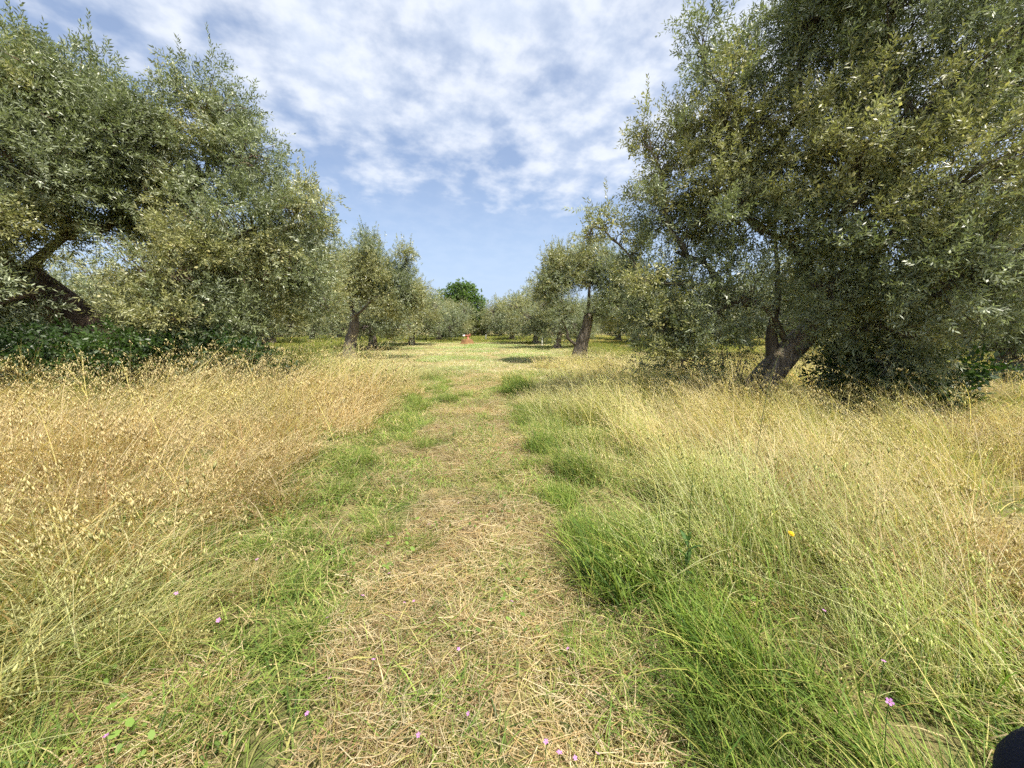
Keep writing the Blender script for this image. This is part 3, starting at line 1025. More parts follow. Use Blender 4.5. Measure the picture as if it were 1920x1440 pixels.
def f_meadow(g, rng, r):
    blades(g, rng, count(340, r), r, (0.08, 0.30), 0.015, (0.1, 0.7), (0.2, 0.9), [(GREEN, 3), (LGREEN, 3), (DGREEN, 1.6), (YGREEN, 1.2)], segs=3)


def f_stalk(g, rng, r):
    oat_stems(g, rng, 1, 0.02, (0.9, 1.25), (0.3, 0.75), (0.52, 0.45, 0.16), (0.58, 0.50, 0.27), spk=15, width=0.0062, size=0.046, lean=(0.1, 0.6))


def f_cover(g, rng, r):
    """Small round-leaved weeds hugging the soil."""
    n = count(330, r)
    ra, rq = rng.uniform(0, 6.283, n), r * np.sqrt(rng.random(n))
    p = np.stack([rq * np.cos(ra), rq * np.sin(ra), rng.uniform(0.01, 0.09, n)], -1)
    d = unit(np.stack([rng.normal(size=n), rng.normal(size=n), rng.uniform(0.0, 0.8, n)], -1))
    s = unit(np.cross(d, np.array([0, 0, 1.0]) + rng.normal(0, 0.3, (n, 3))))
    L = rng.uniform(0.012, 0.03, (n, 1))
    V = np.stack([p, p + d * L * 0.35 + s * L * 0.3, p + d * L * 0.8 + s * L * 0.26, p + d * L, p + d * L * 0.8 - s * L * 0.26, p + d * L * 0.35 - s * L * 0.3], 1).reshape(-1, 3)
    o = np.arange(n)[:, None] * 6
    Q = np.concatenate([o + np.array([[0, 1, 2, 5]]), o + np.array([[5, 2, 3, 4]])])
    c = np.array(GREEN) * rng.uniform(0.6, 1.3, (n, 1))
    g.add(V, None, Q, np.repeat(c, 6, axis=0))


RAD = {}
for kind, fn, nv, rad in (('dry', f_dry, 7, 0.45), ('mixed', f_mixed, 7, 0.45), ('dry_far', f_dry_far, 5, 0.75), ('mixed_far', f_mixed_far, 5, 0.75),
                          ('lush', f_lush, 7, 0.27), ('short', f_short, 6, 0.32), ('straw', f_straw, 7, 0.36), ('stubble', f_stubble, 6, 0.9),
                          ('meadow', f_meadow, 5, 1.1), ('stalk', f_stalk, 9, 0.1), ('cover', f_cover, 5, 0.18)):
    RAD[kind] = rad
    for k in range(nv):
        source(kind, k, lambda g, rng, fn=fn, rad=rad: fn(g, rng, rad))


def euler_of(yaw, tilt, az):
    """Rotation that spins by yaw and then tilts towards azimuth az."""
    cy, sy = np.cos(yaw), np.sin(yaw)
    n = len(yaw)
    Z = np.zeros((n, 3, 3))
    Z[:, 0, 0], Z[:, 0, 1], Z[:, 1, 0], Z[:, 1, 1], Z[:, 2, 2] = cy, -sy, sy, cy, 1
    ax = np.stack([-np.sin(az), np.cos(az), np.zeros(n)], -1)
    K = np.zeros((n, 3, 3))
    K[:, 0, 2], K[:, 1, 2], K[:, 2, 0], K[:, 2, 1] = ax[:, 1], -ax[:, 0], -ax[:, 1], ax[:, 0]
    I = np.eye(3)[None]
    T = I + np.sin(tilt)[:, None, None] * K + (1 - np.cos(tilt))[:, None, None] * (K @ K)
    Mx = T @ Z
    b = -np.arcsin(np.clip(Mx[:, 2, 0], -1, 1))
    a = np.arctan2(Mx[:, 2, 1], Mx[:, 2, 2])
    c = np.arctan2(Mx[:, 1, 0], Mx[:, 0, 0])
    return np.stack([a, b, c], -1)


def scatter(name, kind, pts, scale, tint, label, az=None, cat='grass', seed=0):
    n = len(pts)
    rng = np.random.default_rng(seed + 900)
    yaw = rng.uniform(0, 2 * math.pi, n) if az is None else az
    rot = euler_of(yaw, np.abs(rng.normal(0, 0.04, n)), rng.uniform(0, 2 * math.pi, n))
    me = make_mesh(name, pts)
    for nm, typ, dat, field in (('rot', 'FLOAT_VECTOR', rot, 'vector'), ('scl', 'FLOAT', scale, 'value'), ('tintcol', 'FLOAT_VECTOR', tint, 'vector')):
        a_ = me.attributes.new(nm, typ, 'POINT')
        a_.data.foreach_set(field, np.ascontiguousarray(dat, np.float32).ravel())
    ia = me.attributes.new('pick', 'INT', 'POINT')
    ia.data.foreach_set('value', rng.integers(0, len(SRC[kind].objects), n).astype(np.int32))
    o = link(name, me)
    ng = bpy.data.node_groups.new(name + '_scatter', 'GeometryNodeTree')
    ng.interface.new_socket('Geometry', in_out='INPUT', socket_type='NodeSocketGeometry')
    ng.interface.new_socket('Geometry', in_out='OUTPUT', socket_type='NodeSocketGeometry')
    N, L = ng.nodes.new, ng.links.new
    gi, go = N('NodeGroupInput'), N('NodeGroupOutput')
    ci = N('GeometryNodeCollectionInfo')
    ci.inputs['Collection'].default_value = SRC[kind]
    ci.inputs['Separate Children'].default_value = True
    ci.inputs['Reset Children'].default_value = True
    iop = N('GeometryNodeInstanceOnPoints')

    def named(nm, typ):
        x = N('GeometryNodeInputNamedAttribute')
        x.data_type = typ
        x.inputs['Name'].default_value = nm
        return x.outputs[0]
    e2r = N('FunctionNodeEulerToRotation')
    L(named('rot', 'FLOAT_VECTOR'), e2r.inputs[0])
    L(gi.outputs[0], iop.inputs['Points'])
    L(ci.outputs[0], iop.inputs['Instance'])
    iop.inputs['Pick Instance'].default_value = True
    L(named('pick', 'INT'), iop.inputs['Instance Index'])
    L(e2r.outputs[0], iop.inputs['Rotation'])
    L(named('scl', 'FLOAT'), iop.inputs['Scale'])
    L(iop.outputs[0], go.inputs[0])
    md = o.modifiers.new('scatter', 'NODES')
    md.node_group = ng
    return tag(o, label, cat, kind='stuff')


TREE_FEET = [(bR.x, bR.y), (bL.x, bL.y), (b2.x, b2.y), (b3.x, b3.y), (b4.x, b4.y)]


def sample(density, x0, x1, y0, y1, seed, prob):
    rng = np.random.default_rng(seed)
    st = density ** -0.5
    gx, gy = np.meshgrid(np.arange(x0, x1, st), np.arange(y0, y1, st))
    x, y = gx.ravel() + rng.uniform(-0.15, 1.15, gx.size) * st, gy.ravel() + rng.uniform(-0.15, 1.15, gx.size) * st
    ok = (np.abs(x) < 1.5 * y + 1.6) & (np.hypot(x, y) > 0.75)
    x, y = x[ok], y[ok]
    k = rng.random(len(x)) < prob(x, y, x - track_x(y))
    x, y = x[k], y[k]
    return x, y, x - track_x(y), np.stack([x, y, ground_z(x, y)], -1), rng


def tints(rng, n, lo=0.8, hi=1.2, green=None):
    """Per-clump colour; green 0..1 shifts a clump from dry to fresh."""
    t = np.ones((n, 3)) * rng.uniform(lo, hi, (n, 1))
    if green is not None:
        t = t * (1 + np.asarray(green)[:, None] * np.array([-0.42, -0.10, -0.48]))
    return t


def edge_l(x, y):
    return -0.98 - 0.42 * sstep(y, 1.0, 4.5) + 0.45 * (fnoise(x, y, 0.9, 31) - 0.5)


def edge_r(x, y):
    return 0.72 + 0.35 * (fnoise(x, y, 0.8, 37) - 0.5)


def far_end(x, y):
    return 11.0 + 3.0 * (fnoise(x, y, 2.5, 41) - 0.5)


def dens(kind):
    return 1.6 / (math.pi * RAD[kind] ** 2)


def p_left(x, y, o):
    return sstep(edge_l(x, y) - o, -0.2, 0.45) * (y < far_end(x, y)) * (1 - 0.7 * sstep(-x, 6.5, 8.5) * sstep(y, 6.2, 7.2))


def p_right(x, y, o):
    return sstep(o - edge_r(x, y), 0.2, 0.7) * (y < np.where(o > 2.5, 16, far_end(x, y))) * (1 - 0.75 * sstep(x, 5.8, 7.5) * sstep(y, 5.0, 6.5)) * (1 - 0.85 * sstep(x - 0.98 * y, -0.2, 0.5) * sstep(y, 3.9, 4.8))


# tall dry oats on the left of the track
for nm, kind, y0, y1, lab in (('dry_oat_grass', 'dry', 0.2, 6.0, 'tall golden dry wild oats left of the track'),
                              ('distant_dry_oat_grass', 'dry_far', 6.0, 13, 'golden oats at the far end of the left bank')):
    x, y, o, P, rg = sample(dens(kind), -16, 0, y0, y1, 1, p_left)
    gr = sstep(fnoise(x, y, 1.4, 51), 0.5, 0.75) * 0.45 + 0.55 * (1 - sstep(y, 1.3, 2.4)) + 0.4 * sstep(y, 8, 10.5)
    sc = (0.38 + 0.75 * fnoise(x, y, 1.2, 52) + 0.7 * (fnoise(x, y, 0.5, 53) - 0.4)) * rg.uniform(0.8, 1.25, len(x)) * (0.42 + 0.58 * sstep(edge_l(x, y) - o, -0.2, 1.1)) * (0.8 + 0.26 * sstep(y, 1.0, 2.4)) * (1 + 0.22 * sstep(y, 3.5, 5) * sstep(-x, 2.5, 4))
    scatter(nm, kind, P, sc, tints(rg, len(x), 0.85, 1.2, np.clip(gr, 0, 1)), lab, az=0.2 + 5.0 * (fnoise(x, y, 1.1, 57) - 0.5) + rg.normal(0, 0.45, len(x)), seed=1)

# taller mixed grass on the right of the track
for nm, kind, y0, y1, lab in (('mixed_tall_grass', 'mixed', 0.2, 6.0, 'tall yellow-green grass and oats right of the track'),
                              ('distant_mixed_grass', 'mixed_far', 6.0, 18, 'yellow-green grass at the far end of the right bank')):
    x, y, o, P, rg = sample(dens(kind), -4, 16, y0, y1, 2, p_right)
    dry = sstep(fnoise(x, y, 1.5, 61), 0.38, 0.58)
    gr = np.clip(1 - dry - 0.4 * sstep(y, 2.2, 4.0), 0, 1) * 0.5
    sc = (0.34 + 0.72 * fnoise(x, y, 1.3, 62) + 0.7 * (fnoise(x, y, 0.5, 65) - 0.4)) * rg.uniform(0.8, 1.25, len(x)) * (0.6 + 0.4 * sstep(o - edge_r(x, y), 0.1, 1.0)) * (0.75 + 0.25 * sstep(y, 1.0, 2.4))
    scatter(nm, kind, P, sc, tints(rg, len(x), 0.95, 1.3, gr), lab, az=2.6 + 4.0 * (fnoise(x, y, 1.1, 67) - 0.5) + rg.normal(0, 0.4, len(x)), seed=2)

# rust-dry oats mixed into the right bank
x, y, o, P, rg = sample(dens('dry') * 0.7, 0, 12, 1.8, 8, 3, lambda x, y, o: sstep(o, 1.5, 2.2) * sstep(fnoise(x, y, 1.6, 63), 0.44, 0.6) * (1 - 0.8 * sstep(x, 6.0, 7.5) * sstep(y, 5.0, 6.5)))
scatter('dry_oat_patches', 'dry', P, 0.5 + 0.4 * fnoise(x, y, 1.0, 64), tints(rg, len(x), 0.8, 1.15), 'rust-dry oat patches among the right-hand grass', seed=3)

# lush green grass along the right wheel rut and on the near right
x, y, o, P, rg = sample(dens('lush'), -3, 4, 0.2, 11, 4, lambda x, y, o: sstep(o - edge_r(x, y), -0.15, 0.1) * (1 - sstep(o, 1.0 + 0.55 * (1 - sstep(y, 1.8, 3.0)), 1.75)) * (1 - 0.4 * sstep(y, 3.0, 5)))
scatter('lush_green_grass', 'lush', P, (0.45 + 0.75 * fnoise(x, y, 0.7, 71)) * (0.5 + 0.5 * sstep(o - edge_r(x, y), -0.15, 0.4)), tints(rg, len(x), 0.7, 1.15) * np.array([0.95, 1.0, 0.8]), 'lush green grass along the right wheel rut',
        az=rg.normal(2.7, 0.6, len(x)), seed=4)

# green tufts along the left rut
x, y, o, P, rg = sample(dens('lush'), -4, 1, 0.2, 11, 5, lambda x, y, o: np.clip(np.exp(-((o + 1.0) / 0.42) ** 2) * (0.35 + 0.55 * sstep(fnoise(x, y, 0.8, 81), 0.36, 0.58)) + 0.6 * (o < -0.75) * (o > -2.8) * (1 - sstep(y, 1.7, 2.6)), 0, 1))
scatter('rut_green_grass', 'lush', P, 0.22 + 0.45 * fnoise(x, y, 0.7, 82) + 0.12 * sstep(y, 5, 9), tints(rg, len(x), 0.9, 1.3), 'green grass tufts along the left wheel rut', seed=5)

# short grass over the whole track
x, y, o, P, rg = sample(dens('short') * 1.25, -5, 3, 0.2, 13, 6, lambda x, y, o: (np.abs(o) < np.where(y < 4, 3.4, 2.2)) * np.clip(0.5 + 0.5 * sstep(np.abs(o + 0.05), 0.25, 0.65) + 0.5 * sstep(fnoise(x, y, 0.35, 91), 0.5, 0.62), 0, 1))
scatter('short_grass', 'short', P, 0.55 + 0.8 * fnoise(x, y, 0.7, 92), tints(rg, len(x), 0.85, 1.3), 'short green grass growing in the track', seed=6)

# mown straw lying on the middle of the track
x, y, o, P, rg = sample(dens('straw'), -4, 3, 0.2, 13, 7, lambda x, y, o: np.clip(np.exp(-((o + 0.02) / 0.49) ** 4) * 1.0 + 0.3 * (np.abs(o) < 1.2), 0, 1))
scatter('cut_straw', 'straw', P + np.array([0, 0, 0.006]), rg.uniform(0.85, 1.2, len(x)), tints(rg, len(x), 0.75, 1.1), 'pale cut straw lying along the middle of the track', cat='straw', seed=7)

# little weeds
x, y, o, P, rg = sample(dens('cover'), -4, 4, 0.2, 7, 8, lambda x, y, o: (np.abs(o) < 2.4) * sstep(fnoise(x, y, 0.5, 97), 0.5, 0.65))
scatter('small_weeds', 'cover', P, rg.uniform(0.8, 1.4, len(x)), tints(rg, len(x), 0.9, 1.3), 'small round-leaved weeds between the grass', cat='weeds', seed=8)

# long stalks standing above the rest
x, y, o, P, rg = sample(13.0, -12, 12, 0.9, 15, 9, lambda x, y, o: np.where(o < 0, sstep(-o, 1.5, 2.0), 0.8 * sstep(o, 0.9, 1.6)) * (y < 11) * (np.hypot(x, y) > 1.3) * (1 - 0.6 * sstep(np.abs(x), 6, 8)))
scatter('long_oat_stalks', 'stalk', P, rg.uniform(0.6, 0.95, len(x)) * (0.75 + 0.25 * sstep(y, 1.5, 3)) * (1 + 0.35 * sstep(y, 3.2, 4.5) * sstep(-x, 1.5, 2.5) + 0.2 * sstep(y, 4, 5) * sstep(x, 2.0, 3.0)), tints(rg, len(x), 0.9, 1.2), 'long arching oat stalks with hanging spikelets', cat='oats', seed=9)

# mown field beyond, and the grass under the rows
x, y, o, P, rg = sample(dens('stubble'), -20, 20, 9, 46, 10, lambda x, y, o: sstep(y, 9.5, 12) * sstep(-np.abs(o + 0.5), -12, -5) * (0.35 + 0.65 * sstep(-y, -40, -30)))
gr = sstep(fnoise(x * 0.35, y, 1.6, 111), 0.48, 0.66) * 0.7
scatter('mown_stubble', 'stubble', P, rg.uniform(0.7, 1.2, len(x)), tints(rg, len(x), 0.95, 1.25, gr) * np.array([0.97, 1.0, 1.12]), 'pale mown grass of the clearing', seed=10)
x, y, o, P, rg = sample(dens('meadow'), -75, 75, 4, 62, 11, lambda x, y, o: np.clip(np.maximum(sstep(np.abs(o + 0.5), 5.2, 8), 0.85 * sstep(y, 33, 40)), 0, 1) * 0.9)
dry = sstep(fnoise(x, y, 5.0, 121), 0.45, 0.6) * sstep(x, 4, 7)
scatter('grove_grass', 'meadow', P, rg.uniform(0.7, 1.5, len(x)), tints(rg, len(x), 0.85, 1.2) * np.array([1.1, 0.92, 0.9]) * (1 + dry[:, None] * np.array([0.9, 0.55, 1.3])), 'green grass under the olive rows', seed=11)

# ------------------------------------------------------------------ small things in the grass
def at_height(px, py, z):
    """The point at height z seen at a photo pixel."""
    cx, cy = (px - 960) / FPX, (720 - py) / FPX
    d = Vector((cx, math.cos(PITCH) + cy * math.sin(PITCH), -math.sin(PITCH) + cy * math.cos(PITCH)))
    return Vector((0, 0, CAM_H)) + d * ((z - CAM_H) / d.z)


def flower_meshes():
    g = Geo()
    for k in range(5):
        a = k * 2 * math.pi / 5
        ca, sa = math.cos(a), math.sin(a)
        pts = [(0.001, 0, 0), (0.009, 0.0055, 0.004), (0.0165, 0.005, 0.006), (0.018, 0, 0.0045), (0.0165, -0.005, 0.006), (0.009, -0.0055, 0.004)]
        V = [(x * ca - y * sa, x * sa + y * ca, z) for x, y, z in pts]
        g.add(V, None, [[0, 1, 2, 5], [5, 2, 3, 4]], (0.58, 0.27, 0.60))
    head = g.mesh('blossom', M['petal'])
    c = Geo()
    V, Q, T = tube([(0, 0, -0.002), (0, 0, 0.004), (0, 0, 0.007)], [0.0035, 0.003, 0.001], 6, cap=True)
    c.add(V, T, Q, (0.75, 0.5, 0.45))
    s = Geo()
    V, Q, T = tube(resample([(0.02, 0.01, -0.35), (0.012, 0.0, -0.2), (0.0, 0, -0.06), (0, 0, 0)], 8), 0.0013, 4)
    s.add(V, T, Q, (0.12, 0.2, 0.05))
    return head, c.mesh('flower_centre', M['petal']), s.mesh('stem', M['petal'])


head_me, centre_me, stem_me = flower_meshes()
PINK = [(330, 1113, 0.3), (680, 1117, 0.1), (758, 1130, 0.08), (776, 1127, 0.08), (614, 1158, 0.1), (482, 1049, 0.3), (804, 983, 0.08), (860, 943, 0.07),
        (960, 1128, 0.07), (1065, 1216, 0.08), (860, 1217, 0.07), (700, 1237, 0.08), (618, 1272, 0.1), (878, 1338, 0.08), (785, 1378, 0.08),
        (1024, 1391, 0.1), (1049, 1412, 0.09), (1078, 1421, 0.09), (1120, 1413, 0.1), (199, 1380, 0.2), (1668, 1316, 0.4), (1657, 1240, 0.4), (1545, 1145, 0.42),
        (410, 1163, 0.25), (576, 1338, 0.12), (730, 1075, 0.09)]
rf = random.Random(3)
for px, py, z in PINK:
    p = at_height(px, py, z)
    r_ = empty('pink_flower', p, rf.uniform(0, 6.28))
    h_ = link('blossom', head_me, r_)
    h_.rotation_euler = (rf.uniform(0.1, 0.7), rf.uniform(-0.4, 0.4), 0)
    link('flower_centre', centre_me, h_)
    st = link('stem', stem_me, r_)
    st.scale = (1, 1, (z + 0.02) / 0.35)
    s_ = rf.uniform(0.38, 0.58)
    h_.scale = (s_, s_, s_)
    lab = ('taller pink wildflower standing in the lush grass on the right' if px > 1400 else
           'small pink wildflower at the foot of the dry oats on the left' if px < 500 else
           'tiny pink wildflower low among the cut straw of the track')
    tag(r_, lab, 'flower', ('pink flowers in the right grass' if px > 1400 else 'pink flowers by the left oats' if px < 500 else 'pink flowers in the track'))


def yellow_flower():
    p = at_height(1483, 1001, 0.47)
    r_ = empty('yellow_flower', p)
    g = Geo()
    for ring, (n, L, zz) in enumerate(((14, 0.017, 0.002), (11, 0.012, 0.006))):
        for k in range(n):
            a = k * 2 * math.pi / n + ring * 0.2
            ca, sa = math.cos(a), math.sin(a)
            w = 0.0028
            V = [(x * ca - y * sa, x * sa + y * ca, z) for x, y, z in ((0, 0, zz), (L * 0.6, w, zz + 0.003), (L, 0, zz + 0.001), (L * 0.6, -w, zz + 0.003))]
            g.add(V, None, [[0, 1, 2, 3]], (0.75, 0.52, 0.02))
    g.obj('petals', M['petal'], r_).rotation_euler = (0.5, 0.1, 0)
    s = Geo()
    V, Q, T = tube(resample([(0.06, 0.03, -0.47), (0.03, 0.01, -0.25), (0, 0, 0)], 8), 0.0016, 5)
    s.add(V, T, Q, (0.14, 0.2, 0.05))
    s.obj('stem', M['petal'], r_)
    tag(r_, 'single yellow daisy-like flower in the grass right of the track', 'flower')


yellow_flower()


def seed_clock():
    p = at(1462, 662, 3.3)
    r_ = empty('seed_clock', (p.x - 0.12, p.y, 0))
    top = np.array([0.12, 0, p.z])
    s = Geo()
    V, Q, T = tube(resample([(0, 0, -0.02), (0.02, 0, p.z * 0.5), (0.07, 0, p.z * 0.85), top], 12), np.linspace(0.0028, 0.002, 12), 6)
    s.add(V, T, Q, (0.2, 0.22, 0.09))
    s.obj('stem', M['petal'], r_)
    rng = np.random.default_rng(8)
    n = 60
    d = unit(rng.normal(size=(n, 3)))
    g = Geo()
    rad = 0.036
    for k in range(n):
        e = d[k] * rad
        u = unit(np.cross(d[k], [0.3, 0.5, 0.8]))
        v = np.cross(d[k], u)
        w = u * 0.0004
        g.add([w, -w, e - w, e + w], None, [[0, 1, 2, 3]], (0.5, 0.42, 0.3))
        for j in range(9):
            a = j * 0.698
            t = e + (u * math.cos(a) + v * math.sin(a)) * 0.015 + d[k] * 0.011
            q = (u * -math.sin(a) + v * math.cos(a)) * 0.00045
            g.add([e + q, e - q, t], [[0, 1, 2]], None, (0.2, 0.17, 0.12))
    g.obj('seed_head', M['petal'], r_, loc=tuple(top))
    c = Geo()
    V, Q, T = tube([(0, 0, -0.008), (0, 0, 0), (0, 0, 0.006)], [0.003, 0.006, 0.002], 7, cap=True)
    c.add(V, T, Q, (0.3, 0.2, 0.12))
    c.obj('seed_core', M['petal'], r_, loc=tuple(top))
    tag(r_, 'round fluffy seed clock on a thin stalk before the right olive trunk', 'seed head')


seed_clock()


def tall_weed():
    base = at_height(1283, 1118, 0.0)
    r_ = empty('tall_weed', (base.x, base.y, ground_z(base.x, base.y).item()))
    r_.scale = (0.8, 0.8, 0.88)
    s = Geo()
    V, Q, T = tube(resample([(0, 0, -0.03), (0.004, 0, 0.3), (-0.004, 0, 0.6), (0.0, 0, 0.86)], 14), np.linspace(0.0042, 0.0014, 14), 7, cap=True)
    s.add(V, T, Q, (0.10, 0.15, 0.045))
    s.obj('stem', M['petal'], r_)
    g = Geo()
    n = 7
    t = np.linspace(0, 1, n)
    wd = 0.016 * np.sin(np.clip(t * 0.97 + 0.03, 0, 1) * math.pi) ** 0.8
    zz = 0.5 * t * 0.11 - 0.06 * t ** 2
    ce = np.stack([t * 0.11, np.zeros(n), zz], -1)
    V = np.stack([ce + np.stack([0 * t, wd, 0.006 * np.ones(n)], -1), ce, ce + np.stack([0 * t, -wd, 0.006 * np.ones(n)], -1)], 1).reshape(-1, 3)
    Q = [[i * 3 + k, i * 3 + k + 1, i * 3 + k + 4, i * 3 + k + 3] for i in range(n - 1) for k in range(2)]
    g.add(V, None, Q, (0.07, 0.14, 0.035))
    leaf_me = g.mesh('leaf', M['petal'], True)
    for k in range(19):
        z = 0.1 + 0.04 * k
        l_ = link('leaf', leaf_me, r_, (0, 0, z))
        big = 1.15 if 3 <= k <= 7 else (0.75 if k < 3 else max(0.2, 0.75 - 0.045 * k))
        l_.scale = (big, big, big)
        l_.rotation_euler = (0, -0.75 if k > 2 else -0.3, k * 2.4)
    tag(r_, 'tall dark green weed with upright stem and leaves right of the track', 'weed')


tall_weed()


# bleached pruned branches lying under the right tree
def fallen_branch(px, y, rz, L, seed, label):
    rng = np.random.default_rng(seed)
    f = foot(px, y)
    r_ = empty('fallen_branch', (f.x, f.y, ground_z(f.x, f.y).item() + 0.06), rz)
    g = Geo()
    main = resample([(-L / 2, 0, 0), (-L / 6, 0.05, 0.06), (L / 6, -0.04, 0.1), (L / 2, 0.05, 0.05)], 12)
    V, Q, T = tube(main, np.linspace(0.026, 0.008, 12), 7, 0.4, seed, cap=True)
    g.add(V, T, Q)
    g.obj('bough', M['dead_wood'], r_, True)
    t = Geo()
    for k in range(9):
        a = main[2 + k]
        d = np.array([rng.uniform(0.1, 0.3), rng.choice([-1, 1]) * rng.uniform(0.1, 0.3), rng.uniform(0.0, 0.2)])
        V, Q, T = tube(resample([a, a + d * 0.5 + rng.normal(0, 0.02, 3), a + d], 6), np.linspace(0.008, 0.002, 6), 5)
        t.add(V, T, Q)
    t.obj('twigs', M['dead_wood'], r_, True)
    tag(r_, label, 'branch')


M['dead_wood'] = plain_mat('bleached_wood', (0.30, 0.25, 0.19), 0.9, 0.35, 30, 0.5)
fallen_branch(1700, 5.6, 0.2, 1.0, 1, 'bleached fallen branch on the ground below the right olive crown')
fallen_branch(1870, 4.5, -0.15, 1.1, 2, 'bleached fallen branch near the right edge in front of the clearing')
fallen_branch(1265, 6.9, 0.1, 0.8, 3, 'short fallen branch left of the right olive trunk')


# ------------------------------------------------------------------ hydrant and stakes in the clearing
def hydrant():
    M['rust_block'] = plain_mat('rusty_concrete', (0.23, 0.125, 0.05), 0.9, 0.3, 6, 0.5, col2=(0.14, 0.075, 0.032))
    M['red_paint'] = plain_mat('faded_red_paint', (0.36, 0.13, 0.08), 0.5, 0.2, 12, 0.1)
    M['white_paint'] = plain_mat('white_paint', (0.8, 0.78, 0.74), 0.5, 0.06, 12, 0.05)
    f = foot(876, 33.5)
    r_ = empty('irrigation_hydrant', f)

    def lathe(prof, n, sq=1.0, rot=0.0, seed=0):
        a = np.arange(n) * 2 * math.pi / n + rot
        rg_ = np.random.default_rng(seed)
        V = np.concatenate([np.stack([np.cos(a) * r * sq, np.sin(a) * r, np.full(n, z)], -1) * (1 + 0.04 * rg_.normal(size=(n, 1)) * (r > 0.3)) for r, z in prof])
        Q = [[i * n + k, i * n + (k + 1) % n, (i + 1) * n + (k + 1) % n, (i + 1) * n + k] for i in range(len(prof) - 1) for k in range(n)]
        return V, Q
    g = Geo()
    V, Q = lathe([(0.85, -0.05), (0.7, 0.08), (0.58, 0.26), (0.5, 0.42), (0.44, 0.5), (0.3, 0.53), (0.01, 0.54)], 20, 1.0, 0.3, 4)
    g.add(V, None, Q)
    g.obj('plinth', M['rust_block'], r_)
    g = Geo()
    V, Q, T = tube([(0.1, 0, 0.5), (0.1, 0, 0.6), (0.1, 0, 0.62), (0.1, 0, 0.9)], [0.13, 0.13, 0.085, 0.085], 14, cap=True)
    g.add(V, T, Q)
    g.obj('riser_pipe', M['red_paint'], r_, True)
    g = Geo()
    V, Q, T = tube([(0.32, 0, 0.86), (0.1, 0, 0.86), (-0.2, 0, 0.86)], [0.1, 0.1, 0.09], 14, cap=True)
    g.add(V, T, Q)
    V, Q, T = tube([(-0.1, 0, 0.86), (-0.13, 0, 0.86)], [0.14, 0.14], 14, cap=True)
    g.add(V, T, Q)
    ou = g.obj('outlet_pipe', M['red_paint'], r_, True)
    g = Geo()
    V, Q, T = tube([(-0.18, 0, 0.86), (-0.3, 0, 0.86), (-0.42, 0, 0.86)], [0.1, 0.1, 0.08], 14, cap=True)
    g.add(V, T, Q)
    g.obj('white_cap', M['white_paint'], ou, True)
    g = Geo()
    a = np.linspace(0, 2 * math.pi, 17)
    ring = np.stack([0.25 + 0.13 * np.cos(a), 0.13 * np.sin(a), np.full(17, 1.04)], -1)
    V, Q, T = tube(ring, 0.022, 7)
    g.add(V, T, Q)
    V, Q, T = tube([(0.25, 0, 0.84), (0.25, 0, 1.05)], [0.03, 0.03], 7, cap=True)
    g.add(V, T, Q)
    V, Q, T = tube([(0.12, 0, 1.04), (0.38, 0, 1.04)], [0.014, 0.014], 6)
    g.add(V, T, Q)
    g.obj('handwheel', M['red_paint'], r_, True)
    r_.scale = (0.9, 0.9, 0.82)
    tag(r_, 'red irrigation hydrant with white cap on a rusty orange plinth', 'hydrant')


hydrant()


def stake(px, y, h, label):
    f = foot(px, y)
    r_ = empty('marker_post', f)
    g = Geo()
    V, Q, T = tube([(0, 0, -0.1), (0.01, 0, h * 0.5), (0.02, 0, h)], [0.06, 0.055, 0.05], 8, cap=True)
    g.add(V, T, Q)
    g.obj('shaft', M['white_paint'], r_, True)
    g = Geo()
    V, Q, T = tube([(0.02, 0, h), (0.02, 0, h + 0.03), (0.02, 0, h + 0.06)], [0.065, 0.065, 0.02], 8, cap=True)
    g.add(V, T, Q)
    g.obj('cap', M['white_paint'], r_, True)
    tag(r_, label, 'post')


stake(911, 44, 0.6, 'small white post right of the red hydrant')
stake(1016, 31, 0.55, 'small pale stake under the right-hand olives of the clearing')


# ------------------------------------------------------------------ the person in navy at the right edge
def skin_mesh(name, pts, edges, mat, parent, sub=2, root=0):
    """pts: (x, y, z, r) or (x, y, z, rx, ry)."""
    me = bpy.data.meshes.new(name)
    me.from_pydata([p[:3] for p in pts], edges, [])
    o = link(name, me, parent)
    o.modifiers.new('skin', 'SKIN').use_smooth_shade = True
    lay = me.skin_vertices[0].data
    for i, p in enumerate(pts):
        lay[i].radius = (p[3], p[4] if len(p) > 4 else p[3])
        lay[i].use_root = (i == root)
    sb = o.modifiers.new('smooth', 'SUBSURF')
    sb.levels = sb.render_levels = sub
    me.materials.append(mat)
    return o


